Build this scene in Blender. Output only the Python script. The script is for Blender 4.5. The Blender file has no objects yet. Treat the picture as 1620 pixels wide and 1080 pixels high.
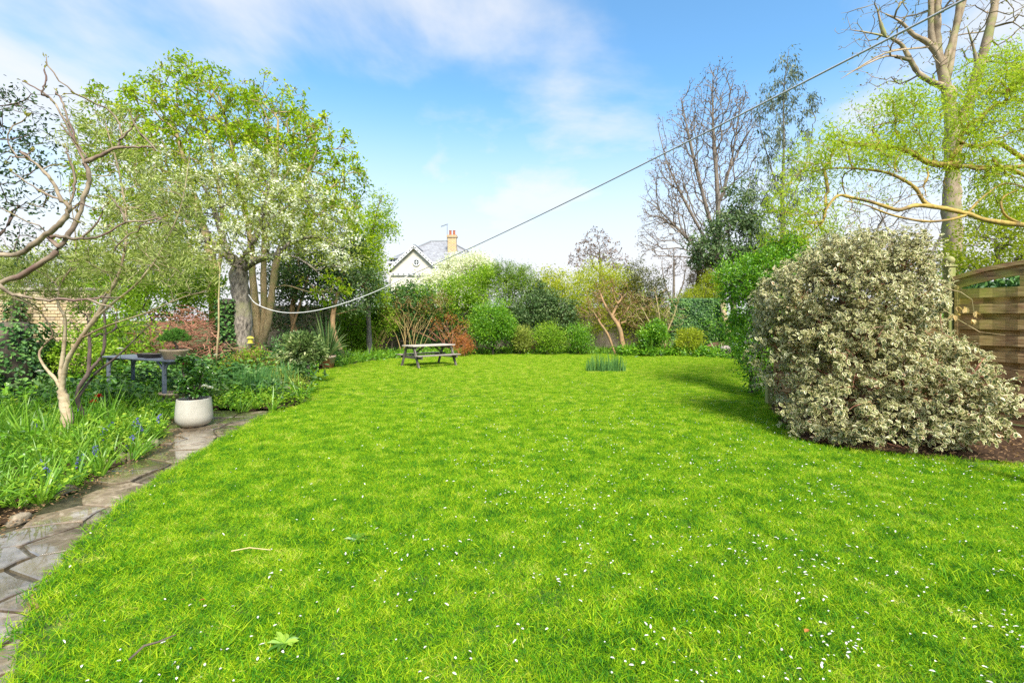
import bpy, math, random
import numpy as np
from mathutils import Vector, Matrix, Euler

S = bpy.context.scene
COL = S.collection
R = math.radians
rng = np.random.default_rng(7)
random.seed(7)

# ------------------------------------------------------------------ camera, sky, sun, exposure
F = 765.0            # focal length in pixels of a 1620 px wide frame
CH = 1.6             # camera height
HZ = 505.0           # horizon row
cam_d = bpy.data.cameras.new('camera')
cam = bpy.data.objects.new('camera', cam_d); COL.objects.link(cam)
cam_d.sensor_width = 36.0
cam_d.lens = 36.0 * F / 1620.0
cam_d.shift_y = -(540.0 - HZ) / 1620.0
cam_d.clip_start = 0.05; cam_d.clip_end = 2000
cam.location = (0, 0, CH); cam.rotation_euler = (R(90), 0, 0)
S.camera = cam

SUN_EL, SUN_AZ = R(48), R(163)      # azimuth measured clockwise from +Y
world = bpy.data.worlds.new('World'); S.world = world; world.use_nodes = True
wn, wl = world.node_tree.nodes, world.node_tree.links
for n in list(wn): wn.remove(n)
w_out = wn.new('ShaderNodeOutputWorld'); w_bg = wn.new('ShaderNodeBackground')
sky = wn.new('ShaderNodeTexSky'); sky.sky_type = 'NISHITA'; sky.sun_disc = False
sky.sun_elevation = SUN_EL; sky.sun_rotation = SUN_AZ; sky.air_density = 1.0; sky.dust_density = 0.6; sky.ozone_density = 1.5
tc = wn.new('ShaderNodeTexCoord')
sep = wn.new('ShaderNodeSeparateXYZ'); wl.new(tc.outputs['Generated'], sep.inputs[0])
def wmath(op, a, b=None, c=None, clamp=False):
    m = wn.new('ShaderNodeMath'); m.operation = op; m.use_clamp = clamp
    for i, v in enumerate((a, b, c)):
        if v is None: continue
        if isinstance(v, (int, float)): m.inputs[i].default_value = v
        else: wl.new(v, m.inputs[i])
    return m.outputs[0]
zc = wmath('MAXIMUM', sep.outputs[2], 0.0)
zd = wmath('ADD', zc, 0.16)
cx = wmath('DIVIDE', sep.outputs[0], zd); cy = wmath('DIVIDE', sep.outputs[1], zd)
comb = wn.new('ShaderNodeCombineXYZ'); wl.new(cx, comb.inputs[0]); wl.new(cy, comb.inputs[1])
nz = wn.new('ShaderNodeTexNoise'); nz.inputs['Scale'].default_value = 1.05; nz.inputs['Detail'].default_value = 7
nz.inputs['Roughness'].default_value = 0.55; nz.inputs['Distortion'].default_value = 0.25
mp = wn.new('ShaderNodeMapping'); mp.inputs['Location'].default_value = (20.1, 17.5, 0.0); mp.inputs['Scale'].default_value = (1.0, 0.8, 1.0)
wl.new(comb.outputs[0], mp.inputs[0]); wl.new(mp.outputs[0], nz.inputs[0])
cl = wn.new('ShaderNodeMapRange'); cl.interpolation_type = 'SMOOTHSTEP'
cl.inputs[1].default_value = 0.41; cl.inputs[2].default_value = 0.66; cl.inputs[4].default_value = 0.88
wl.new(nz.outputs[0], cl.inputs[0])
hz = wn.new('ShaderNodeMapRange'); hz.interpolation_type = 'SMOOTHSTEP'
hz.inputs[1].default_value = 0.44; hz.inputs[2].default_value = 0.08; hz.inputs[3].default_value = 0.0; hz.inputs[4].default_value = 1.0
wl.new(sep.outputs[2], hz.inputs[0])
cmask = wmath('MAXIMUM', cl.outputs[0], hz.outputs[0])
mixc = wn.new('ShaderNodeMix'); mixc.data_type = 'RGBA'
skym = wn.new('ShaderNodeMix'); skym.data_type = 'RGBA'; skym.blend_type = 'MULTIPLY'; skym.inputs[0].default_value = 1.0
wl.new(sky.outputs[0], skym.inputs[6]); skym.inputs[7].default_value = (0.47, 0.69, 0.74, 1)
wl.new(cmask, mixc.inputs[0]); wl.new(skym.outputs[2], mixc.inputs[6]); mixc.inputs[7].default_value = (2.36, 2.38, 2.46, 1)
wl.new(mixc.outputs[2], w_bg.inputs[0]); w_bg.inputs[1].default_value = 0.15
wl.new(w_bg.outputs[0], w_out.inputs[0])

sun_d = bpy.data.lights.new('sun', 'SUN'); sun_d.energy = 3.0; sun_d.angle = R(20); sun_d.color = (1.0, 0.95, 0.86)
sun = bpy.data.objects.new('sun', sun_d); COL.objects.link(sun)
sd = Vector((math.sin(SUN_AZ) * math.cos(SUN_EL), math.cos(SUN_AZ) * math.cos(SUN_EL), math.sin(SUN_EL)))
sun.rotation_euler = sd.to_track_quat('Z', 'Y').to_euler()
sun.location = (20, 5, 30)
vs = S.view_settings
vs.view_transform = 'Standard'; vs.look = 'None'; vs.gamma = 1.0; vs.use_curve_mapping = False
vs.exposure = 1.48
cy_ = S.cycles
cy_.max_bounces = 6; cy_.diffuse_bounces = 4; cy_.glossy_bounces = 2; cy_.transmission_bounces = 3
cy_.transparent_max_bounces = 6; cy_.use_denoising = False
cy_.caustics_reflective = False; cy_.caustics_refractive = False

# ------------------------------------------------------------------ placing helpers
def P(px, py, Y): return np.array([(px - 810.0) / F * Y, Y, CH - (py - HZ) / F * Y])
def G(px, py, z=0.0):
    Y = (CH - z) * F / (py - HZ)
    return np.array([(px - 810.0) / F * Y, Y, z])
def gy(py): return CH * F / (py - HZ)

def tag(o, label=None, cat=None, group=None, kind=None):
    if label: o['label'] = label
    if cat: o['category'] = cat
    if group: o['group'] = group
    if kind: o['kind'] = kind
    return o
def empty(name, loc, label=None, cat=None, group=None, rz=0):
    o = bpy.data.objects.new(name, None); COL.objects.link(o)
    o.location = tuple(float(v) for v in loc); o.rotation_euler = (0, 0, rz); o.empty_display_size = 0.1
    tag(o, label, cat, group)
    return o
def link(name, me, m, parent=None, world_coords=True):
    """link a mesh object; coordinates of the mesh are world ones when world_coords (the parent's offset is taken off)"""
    if m is not None and len(me.materials) == 0: me.materials.append(m)
    o = bpy.data.objects.new(name, me); COL.objects.link(o)
    if parent is not None:
        o.parent = parent
        if world_coords:
            p = parent; M = Matrix.Identity(4)
            while p is not None: M = p.matrix_basis @ M; p = p.parent
            o.matrix_basis = M.inverted()
    return o
def mesh_np(name, V, Fc, smooth=False, fattr=None, vattr=None):
    """V (n,3); Fc list of int arrays (k, sides)"""
    me = bpy.data.meshes.new(name)
    V = np.asarray(V, dtype=np.float32)
    if isinstance(Fc, np.ndarray): Fc = [Fc]
    Fc = [f for f in Fc if len(f)]
    me.vertices.add(len(V)); me.vertices.foreach_set('co', V.ravel())
    nl = sum(f.size for f in Fc); nf = sum(len(f) for f in Fc)
    me.loops.add(nl); me.polygons.add(nf)
    me.loops.foreach_set('vertex_index', np.concatenate([f.ravel() for f in Fc]).astype(np.int32))
    tot = np.concatenate([np.full(len(f), f.shape[1]) for f in Fc])
    st = np.concatenate([[0], np.cumsum(tot)[:-1]])
    me.polygons.foreach_set('loop_start', st.astype(np.int32))
    me.polygons.foreach_set('loop_total', tot.astype(np.int32))
    me.polygons.foreach_set('use_smooth', np.full(nf, smooth, dtype=bool))
    for k, a in (fattr or {}).items():
        at = me.attributes.new(k, 'FLOAT', 'FACE'); at.data.foreach_set('value', np.asarray(a, dtype=np.float32))
    for k, a in (vattr or {}).items():
        at = me.attributes.new(k, 'FLOAT', 'POINT'); at.data.foreach_set('value', np.asarray(a, dtype=np.float32))
    me.update(calc_edges=True)
    return me

class MB:
    """collects simple solids in one mesh"""
    def __init__(s): s.V = []; s.F = []; s.n = 0
    def add(s, V, Fs):
        V = [tuple(float(c) for c in v) for v in V]
        s.V += V; s.F += [tuple(i + s.n for i in f) for f in Fs]; s.n += len(V)
    def box(s, c, d, rz=0, M=None, b=0.0):
        hx, hy, hz_ = d[0] / 2, d[1] / 2, d[2] / 2
        bb = min(b, hx * .45, hy * .45, hz_ * .45)
        T = Matrix.Translation(Vector([float(x) for x in c])) @ (M if M is not None else Matrix.Rotation(rz, 4, 'Z'))
        if bb <= 0:
            V = [(x, y, z) for x in (-hx, hx) for y in (-hy, hy) for z in (-hz_, hz_)]
            Fs = [(0, 1, 3, 2), (4, 6, 7, 5), (0, 4, 5, 1), (2, 3, 7, 6), (0, 2, 6, 4), (1, 5, 7, 3)]
        else:
            V = []
            for sx in (-1, 1):
                for sy in (-1, 1):
                    for sz in (-1, 1):
                        V += [(sx * hx, sy * (hy - bb), sz * (hz_ - bb)), (sx * (hx - bb), sy * hy, sz * (hz_ - bb)), (sx * (hx - bb), sy * (hy - bb), sz * hz_)]
            def i(sx, sy, sz, a): return ((sx > 0) * 4 + (sy > 0) * 2 + (sz > 0)) * 3 + a
            Fs = []
            for sx in (-1, 1):
                q = [i(sx, -1, -1, 0), i(sx, 1, -1, 0), i(sx, 1, 1, 0), i(sx, -1, 1, 0)]; Fs.append(q if sx > 0 else q[::-1])
            for sy in (-1, 1):
                q = [i(-1, sy, -1, 1), i(1, sy, -1, 1), i(1, sy, 1, 1), i(-1, sy, 1, 1)]; Fs.append(q[::-1] if sy > 0 else q)
            for sz in (-1, 1):
                q = [i(-1, -1, sz, 2), i(1, -1, sz, 2), i(1, 1, sz, 2), i(-1, 1, sz, 2)]; Fs.append(q if sz > 0 else q[::-1])
            for sx in (-1, 1):
                for sy in (-1, 1):
                    Fs.append([i(sx, sy, -1, 0), i(sx, sy, 1, 0), i(sx, sy, 1, 1), i(sx, sy, -1, 1)])
                    Fs.append([i(sx, -1, sy, 0), i(sx, 1, sy, 0), i(sx, 1, sy, 2), i(sx, -1, sy, 2)])
                    Fs.append([i(-1, sx, sy, 1), i(1, sx, sy, 1), i(1, sx, sy, 2), i(-1, sx, sy, 2)])
            for sx in (-1, 1):
                for sy in (-1, 1):
                    for sz in (-1, 1): Fs.append([i(sx, sy, sz, 0), i(sx, sy, sz, 1), i(sx, sy, sz, 2)])
        s.add([T @ Vector(v) for v in V], Fs); return s
    def bar(s, a, b, w, h, roll=0, bev=0.0):
        a, b = Vector([float(x) for x in a]), Vector([float(x) for x in b]); d = b - a
        q = d.to_track_quat('X', 'Z').to_matrix().to_4x4() @ Matrix.Rotation(roll, 4, 'X')
        return s.box((a + b) / 2, (d.length, w, h), M=q, b=bev)
    def lathe(s, prof, n=24, c=(0, 0, 0), sx=1, sy=1, cap=True):
        V = []; Fs = []
        for r, z in prof:
            for k in range(n):
                a = 2 * math.pi * k / n
                V.append((c[0] + r * math.cos(a) * sx, c[1] + r * math.sin(a) * sy, c[2] + z))
        for j in range(len(prof) - 1):
            for k in range(n):
                k2 = (k + 1) % n
                Fs.append((j * n + k, j * n + k2, (j + 1) * n + k2, (j + 1) * n + k))
        if cap:
            Fs.append(tuple(range(n))[::-1]); Fs.append(tuple((len(prof) - 1) * n + k for k in range(n)))
        s.add(V, Fs); return s
    def tube(s, pts, r, n=6):
        pts = [Vector([float(x) for x in p]) for p in pts]
        rr = r if hasattr(r, '__len__') else [r] * len(pts)
        V = []; Fs = []
        for i, p in enumerate(pts):
            t = (pts[min(i + 1, len(pts) - 1)] - pts[max(i - 1, 0)]).normalized()
            ref = Vector((0, 0, 1)) if abs(t.z) < .9 else Vector((1, 0, 0))
            u = t.cross(ref).normalized(); v = t.cross(u)
            for k in range(n):
                a = 2 * math.pi * k / n; V.append(p + (u * math.cos(a) + v * math.sin(a)) * rr[i])
        for i in range(len(pts) - 1):
            for k in range(n):
                k2 = (k + 1) % n; Fs.append((i * n + k, i * n + k2, (i + 1) * n + k2, (i + 1) * n + k))
        Fs.append(tuple(range(n))[::-1]); Fs.append(tuple((len(pts) - 1) * n + k for k in range(n)))
        s.add(V, Fs); return s
    def mesh(s, name, smooth=False):
        me = bpy.data.meshes.new(name); me.from_pydata(s.V, [], s.F)
        if smooth: me.polygons.foreach_set('use_smooth', [True] * len(me.polygons))
        me.update(); return me
    def build(s, name, m, parent=None, smooth=False, wc=True):
        return link(name, s.mesh(name, smooth), m, parent, wc)

def inside(pts, poly):
    x, y = pts[:, 0], pts[:, 1]; r = np.zeros(len(pts), bool); n = len(poly)
    for i in range(n):
        x1, y1 = poly[i][:2]; x2, y2 = poly[(i + 1) % n][:2]
        if y1 == y2: continue
        c = ((y1 > y) != (y2 > y)) & (x < (x2 - x1) * (y - y1) / (y2 - y1) + x1)
        r ^= c
    return r
def smoothpoly(pts, k=6):
    """Catmull-Rom through the points (open)"""
    p = [np.array(q, float) for q in pts]; p = [2 * p[0] - p[1]] + p + [2 * p[-1] - p[-2]]
    out = []
    for i in range(1, len(p) - 2):
        for j in range(k):
            t = j / k
            out.append(.5 * ((2 * p[i]) + (-p[i - 1] + p[i + 1]) * t + (2 * p[i - 1] - 5 * p[i] + 4 * p[i + 1] - p[i + 2]) * t * t + (-p[i - 1] + 3 * p[i] - 3 * p[i + 1] + p[i + 2]) * t ** 3))
    out.append(p[-2]); return out

# ------------------------------------------------------------------ materials
def mat_new(name):
    m = bpy.data.materials.new(name); m.use_nodes = True
    nt = m.node_tree; b = nt.nodes['Principled BSDF']
    return m, nt, b
def ramp(nt, stops, src):
    r = nt.nodes.new('ShaderNodeValToRGB'); e = r.color_ramp.elements
    while len(e) < len(stops): e.new(.5)
    for i, (p, c) in enumerate(stops): e[i].position = p; e[i].color = (*c, 1)
    nt.links.new(src, r.inputs[0]); return r.outputs[0]
def noise(nt, scale, detail=4, rough=.55, vec=None, dist=0.0):
    t = nt.nodes.new('ShaderNodeTexNoise'); t.inputs['Scale'].default_value = scale; t.inputs['Detail'].default_value = detail
    t.inputs['Roughness'].default_value = rough; t.inputs['Distortion'].default_value = dist
    if vec is None:
        g = nt.nodes.new('ShaderNodeNewGeometry'); vec = g.outputs['Position']
    nt.links.new(vec, t.inputs['Vector']); return t.outputs[0]
def mapping(nt, sc, rot=(0, 0, 0), objc=False):
    if objc: g = nt.nodes.new('ShaderNodeTexCoord'); v = g.outputs['Object']
    else: g = nt.nodes.new('ShaderNodeNewGeometry'); v = g.outputs['Position']
    m = nt.nodes.new('ShaderNodeMapping'); m.inputs['Scale'].default_value = sc; m.inputs['Rotation'].default_value = rot
    nt.links.new(v, m.inputs[0]); return m.outputs[0]
def mixf(nt, f, a, b, blend='MIX'):
    m = nt.nodes.new('ShaderNodeMix'); m.data_type = 'RGBA'; m.blend_type = blend
    for sock, v in ((m.inputs[0], f), (m.inputs[6], a), (m.inputs[7], b)):
        if isinstance(v, (int, float)): sock.default_value = v
        elif isinstance(v, tuple): sock.default_value = (*v, 1)
        else: nt.links.new(v, sock)
    return m.outputs[2]
def bump(nt, b, h, strength=.5, dist=.01):
    n = nt.nodes.new('ShaderNodeBump'); n.inputs['Strength'].default_value = strength; n.inputs['Distance'].default_value = dist
    nt.links.new(h, n.inputs['Height']); nt.links.new(n.outputs[0], b.inputs['Normal'])
def leafmat(name, stops, rough=.5, trans=.3, spec=.22, nscale=1.2, namt=.35, inst=False, gain=1.35):
    """stops: colours from tint 0 to 1; trans: share of light let through"""
    m, nt, b = mat_new(name)
    at = nt.nodes.new('ShaderNodeAttribute'); at.attribute_name = 'tint'
    f = at.outputs['Fac']
    nn = noise(nt, nscale, 3)
    ma = nt.nodes.new('ShaderNodeMath'); ma.operation = 'MULTIPLY_ADD'; nt.links.new(nn, ma.inputs[0]); ma.inputs[1].default_value = namt * 2
    ms = nt.nodes.new('ShaderNodeMath'); ms.operation = 'SUBTRACT'; nt.links.new(f, ms.inputs[0]); ms.inputs[1].default_value = namt
    nt.links.new(ms.outputs[0], ma.inputs[2])
    c = ramp(nt, stops, ma.outputs[0])
    nt.links.new(c, b.inputs['Base Color']); b.inputs['Roughness'].default_value = rough
    b.inputs['Specular IOR Level'].default_value = spec
    if trans > 0:
        tr = nt.nodes.new('ShaderNodeBsdfTranslucent')
        tc2 = mixf(nt, 1.0, c, (gain, gain * 1.05, gain * .7), 'MULTIPLY'); nt.links.new(tc2, tr.inputs[0])
        mx = nt.nodes.new('ShaderNodeMixShader'); mx.inputs[0].default_value = trans
        out = nt.nodes['Material Output']
        nt.links.new(b.outputs[0], mx.inputs[1]); nt.links.new(tr.outputs[0], mx.inputs[2]); nt.links.new(mx.outputs[0], out.inputs[0])
    return m
def barkmat(name, a, b_, c=None, sc=(14, 14, 4), rough=.85, bs=.6, bd=.01):
    m, nt, b = mat_new(name)
    n = noise(nt, 1.0, 6, .6, mapping(nt, sc))
    n2 = noise(nt, 2.2, 3)
    col = ramp(nt, [(.32, a), (.66, b_)], n)
    if c: col = mixf(nt, ramp(nt, [(.5, (0, 0, 0)), (.68, (1, 1, 1))], n2), col, c)
    nt.links.new(col, b.inputs['Base Color']); b.inputs['Roughness'].default_value = rough
    bump(nt, b, n, bs, bd); return m
def plain(name, a, b_=None, sc=8, rough=.6, bs=0, spec=.5, metal=0):
    m, nt, b = mat_new(name)
    if b_ is None: b_ = tuple(x * .8 for x in a)
    n = noise(nt, sc, 5); nt.links.new(ramp(nt, [(.3, b_), (.7, a)], n), b.inputs['Base Color'])
    b.inputs['Roughness'].default_value = rough; b.inputs['Specular IOR Level'].default_value = spec; b.inputs['Metallic'].default_value = metal
    if bs: bump(nt, b, n, bs, .01)
    return m

# ------------------------------------------------------------------ leaves and branches
def unit(v): return v / np.maximum(np.linalg.norm(v, axis=1, keepdims=True), 1e-9)
def leaves_mesh(name, pos, d, L, W, up_bias=.6, shape='diamond', tint=None, fold=.18, nrm=None, arch=.62):
    n = len(pos); d = unit(d)
    L = np.broadcast_to(np.asarray(L, float), (n,))[:, None]; W = np.broadcast_to(np.asarray(W, float), (n,))[:, None]
    if nrm is None:
        nrm = rng.normal(size=(n, 3)); nrm[:, 2] += up_bias * 2
    s = unit(np.cross(d, nrm)); u = unit(np.cross(s, d))
    if tint is None: tint = rng.random(n)
    if shape == 'diamond':
        V = np.stack([pos, pos + d * L * .45 + s * W * .5 + u * W * fold, pos + d * L, pos + d * L * .45 - s * W * .5 + u * W * fold], 1)
        V[:, 2] -= u * L * .06
        k = np.arange(n)[:, None] * 4
        Fc = np.concatenate([k + np.array([[0, 1, 2]]), k + np.array([[0, 2, 3]])], 0); t = np.concatenate([tint, tint])
        return mesh_np(name, V.reshape(-1, 3), Fc, False, {'tint': t})
    if shape == 'oval':
        V = np.stack([pos, pos + d * L * .3 + s * W * .5 + u * W * fold, pos + d * L * .72 + s * W * .4 + u * W * fold * .7, pos + d * L - u * L * .08,
                      pos + d * L * .72 - s * W * .4 + u * W * fold * .7, pos + d * L * .3 - s * W * .5 + u * W * fold], 1)
        k = np.arange(n)[:, None] * 6
        Fc = np.concatenate([k + np.array([[0, 1, 2, 3]]), k + np.array([[0, 3, 4, 5]])], 0); t = np.concatenate([tint, tint])
        return mesh_np(name, V.reshape(-1, 3), Fc, False, {'tint': t})
    if shape == 'edged':     # leaf with a pale margin: outer ring and inner blade
        prof = [(0, 0), (.28, .46), (.68, .42), (1, 0), (.68, -.42), (.28, -.46)]
        inn = [(.12, 0), (.31, .31), (.65, .27), (.86, 0), (.65, -.27), (.31, -.31)]
        def mk(pr, h): return [pos + d * L * a + s * W * b + u * W * (abs(b) * fold * 2 + h) - u * L * .1 * a * a for a, b in pr]
        V = np.stack(mk(prof, 0) + mk(inn, .02), 1)
        k = np.arange(n)[:, None] * 12
        ring = [[i, (i + 1) % 6, 6 + (i + 1) % 6, 6 + i] for i in range(6)]
        Fc = np.concatenate([k + np.array([q]) for q in ring] + [k + np.array([[6, 7, 8, 9]]), k + np.array([[6, 9, 10, 11]])], 0)
        t = np.tile(tint, 8); v = np.concatenate([np.ones(n * 6), np.zeros(n * 2)])
        return mesh_np(name, V.reshape(-1, 3), Fc, False, {'tint': t, 'margin': v})
    if shape == 'blade':     # arching strap leaf, 4 segments
        V = []
        for j in range(5):
            t_ = j / 4; w = (1 - t_ ** 2.2) * .9 + .1 * (t_ < 1)
            c = pos + d * L * t_ * .75 + np.array([0, 0, 1.]) * (L * (t_ * .75 - t_ * t_ * arch * (1.15 - d[:, 2:3])))
            V += [c + s * W * .5 * w, c - s * W * .5 * w]
        V = np.stack(V, 1); k = np.arange(n)[:, None] * 10
        Fc = np.concatenate([k + np.array([[2 * j, 2 * j + 1, 2 * j + 3, 2 * j + 2]]) for j in range(4)], 0)
        return mesh_np(name, V.reshape(-1, 3), Fc, True, {'tint': np.tile(tint, 4)})

class Skel:
    def __init__(s): s.p = []; s.par = []; s.ok = []; s.len = []; s.fr = []
    def addnode(s, p, par, ok, fr=0.0):
        s.p.append(np.array(p, float)); s.par.append(par); s.ok.append(ok); s.fr.append(fr)
        s.len.append(0 if par < 0 else s.len[par] + np.linalg.norm(s.p[-1] - s.p[par])); return len(s.p) - 1
    def limb(s, pts, r0=None, r1=None, k=5, ok=True, attach=True, wig=0.0):
        """a limb through given points; r0, r1 set a floor under its radii"""
        q = smoothpoly(pts, k)
        if attach and s.p:
            A = np.array(s.p); i = int(np.argmin(np.linalg.norm(A - q[0], axis=1))); par = i
            if np.linalg.norm(A[i] - q[0]) < .02: q = q[1:]
        else: par = -1
        for j, c in enumerate(q):
            t = j / max(1, len(q) - 1); f = 0 if r0 is None else r0 + (r1 - r0) * t
            c = c + (rng.normal(size=3) * wig if 0 < j < len(q) - 1 else 0)
            par = s.addnode(c, par, ok and j > 0, f)
        return par
    def attract(s, A, step=.25, bias=.3, wig=.06, rise=.15, mind=0.0):
        A = np.asarray(A); P0 = np.array(s.p)
        dd = np.array([np.min(np.linalg.norm(P0 - a, axis=1)) for a in A]) * (1 + .25 * rng.random(len(A)))
        cap = len(s.p) + len(A) * 60
        buf = np.full((cap, 3), 1e6); ln = np.zeros(cap); n = len(s.p)
        ok = np.array(s.ok); buf[:n][ok] = P0[ok]; ln[:n] = s.len
        for a in A[np.argsort(dd)]:
            i = int(np.argmin(np.linalg.norm(buf[:n] - a, axis=1) + bias * ln[:n]))
            p0 = s.p[i]; d = a - p0; L = np.linalg.norm(d)
            if L < max(mind, 1e-3): continue
            pd = p0 - s.p[s.par[i]] if s.par[i] >= 0 else np.array([0, 0, 1.]); pd = pd / (np.linalg.norm(pd) + 1e-9)
            c1 = p0 + pd * L * .3; c2 = a - np.array([0, 0, rise]) * L * .6 - d * .15
            m = max(2, int(math.ceil(L / step))); par = i
            for j in range(1, m + 1):
                t = j / m; q = (1 - t) ** 3 * p0 + 3 * (1 - t) ** 2 * t * c1 + 3 * (1 - t) * t * t * c2 + t ** 3 * a
                q = q + rng.normal(size=3) * wig * step
                par = s.addnode(q, par, True)
                if par < cap: buf[par] = q; ln[par] = s.len[par]; n = par + 1
    def radii(s, Rb, rt, whip=True):
        n = len(s.p); par = np.array(s.par); w = np.zeros(n); leaf = np.ones(n, bool); leaf[par[par >= 0]] = False
        w[leaf] = 1
        for i in range(n - 1, 0, -1):
            if par[i] >= 0: w[par[i]] += w[i]
        W = w.max(); e = math.log(max(W, 2)) / math.log(max(Rb / rt, 1.05))
        r = rt * w ** (1 / e); r = np.maximum(r, np.array(s.fr))
        r[leaf] *= .6
        s.r = r; s.leaf = leaf; return r
    def meshes(s, thr, nthick=8, nthin=3, px_min=3.0, kmax=12):
        """(trunk meshes, single branch meshes, rest of the twigs): each (V, F); the pieces of one mesh hang together"""
        p = np.array(s.p); par = np.array(s.par); r = s.r; n = len(p)
        main = np.full(n, -1)
        for i in range(n):
            q = par[i]
            if q >= 0 and (main[q] < 0 or r[i] > r[main[q]]): main[q] = i
        t = np.zeros((n, 3)); has = par >= 0
        t[has] += p[has] - p[par[has]]
        hm = main >= 0; t[hm] += p[main[hm]] - p[hm]
        t = unit(t)
        def ring(pp, tt, rr, ns):
            ref = np.tile(np.array([[.31, .2, .93]]), (len(tt), 1)); al = np.abs((tt * ref).sum(1)) > .97
            ref[al] = [1, 0, 0]
            u = unit(np.cross(tt, ref)); v = np.cross(tt, u); an = np.arange(ns) * 2 * np.pi / ns
            return pp[:, None] + (u[:, None] * np.cos(an)[None, :, None] + v[:, None] * np.sin(an)[None, :, None]) * rr[:, None, None]
        thick = has & (r > thr); thin = has & ~(r > thr)
        def comps(sel):
            key = np.full(n, -1)
            for i in np.where(sel)[0]: key[i] = key[par[i]] if sel[par[i]] else n + par[i]
            return key
        def build(c, ns):
            a = par[c]; inset = np.zeros(n, bool); inset[c] = True
            ismain = main[a] == c
            roots = np.unique(a[~inset[a]])              # rings where the mesh starts
            nodes = np.concatenate([c, roots]); rid = np.full(n, -1); rid[nodes] = np.arange(len(nodes))
            rr = r[nodes].copy()
            for j, q in enumerate(roots):
                ch = c[a == q]
                if not (main[q] in ch) or True: rr[len(c) + j] = min(r[q], r[ch].max() * 1.1)
            tt = t[nodes].copy()
            for j, q in enumerate(roots):
                ch = c[a == q]; k = ch[np.argmax(r[ch])]; tt[len(c) + j] = unit((p[k] - p[q])[None])[0]
            jit = (1 + .07 * rng.normal(size=len(nodes))) if ns > 4 else np.ones(len(nodes))
            V = ring(p[nodes], tt, rr * jit, ns)
            if ns > 4: V = p[nodes][:, None] + (V - p[nodes][:, None]) * (1 + .05 * rng.normal(size=V.shape[:2]))[..., None]
            V = V.reshape(-1, 3)
            firstc = np.zeros(len(c), bool)
            for j, q in enumerate(roots):
                idx = np.where(a == q)[0]; firstc[idx[np.argmax(r[c[idx]])]] = True
            shared = (ismain & inset[a]) | firstc
            A = rid[a][:, None] * ns + np.arange(ns)[None]
            ex = np.where(~shared)[0]
            if len(ex):
                V2 = ring(p[a[ex]], unit(p[c[ex]] - p[a[ex]]), np.minimum(r[c[ex]] * 1.15, r[a[ex]]), ns)
                off = len(V) + np.arange(len(ex) * ns).reshape(len(ex), ns)
                A0 = A[ex, 0].copy(); A[ex] = off; A[ex, 0] = A0
                V = np.concatenate([V, V2.reshape(-1, 3)])
            Bv = rid[c][:, None] * ns + np.arange(ns)[None]
            Fs = np.concatenate([np.stack([A[:, j], A[:, (j + 1) % ns], Bv[:, (j + 1) % ns], Bv[:, j]], 1) for j in range(ns)])
            used, inv = np.unique(Fs.ravel(), return_inverse=True)
            return V[used], inv.reshape(-1, 4)
        key = comps(thick); tr = [build(np.where(key == k)[0], nthick) for k in np.unique(key[key >= 0])]
        tr.sort(key=lambda q: -len(q[1]))
        key = comps(thin); ks, cn = np.unique(key[key >= 0], return_counts=True); br = []; rest = []
        for k in ks[np.argsort(-cn)]:
            q = p[k - n]; px = 2 * r[key == k].max() / max(np.linalg.norm(q - np.array([0, 0, CH])), .5) * F
            if px > px_min and len(br) < kmax: br.append(build(np.where(key == k)[0], max(nthin, 4)))
            else: rest.append(k)
        rs = None
        if rest:
            m_ = np.isin(key, rest); rs = build(np.where(m_)[0], nthin)
        return tr, br, rs

def blob_pts(blobs, n, inner=.5, bump_=.25, zmin=.03):
    """points in the outer part of lumpy ellipsoids"""
    vol = np.array([np.prod(b[1]) ** (2 / 3.) for b in blobs]); cnt = rng.multinomial(n, vol / vol.sum()); out = []
    for (c, r), k in zip(blobs, cnt):
        d = unit(rng.normal(size=(k, 3))); ph = rng.random(6) * 6.28; ax = unit(rng.normal(size=(6, 3)))
        bm = sum(np.sin((d @ ax[i]) * (3 + i * 1.3) + ph[i]) for i in range(6)) / 6 * 1.6
        rad = (inner ** 3 + (1 - inner ** 3) * rng.random(k)) ** (1 / 3.) * (1 + bump_ * bm)
        out.append(np.asarray(c) + d * np.asarray(r) * rad[:, None])
    q = np.concatenate(out); q[:, 2] = np.where(q[:, 2] < zmin, zmin + rng.random(len(q)) * .25, q[:, 2]); return q
def B(px, py, Y, rx, ry, rd=None):
    """blob from its place in the picture, its distance and its half-sizes in picture px (rd: half-depth in metres)"""
    a = rx / F * Y; return (P(px, py, Y), (a, a if rd is None else rd, ry / F * Y))

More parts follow.
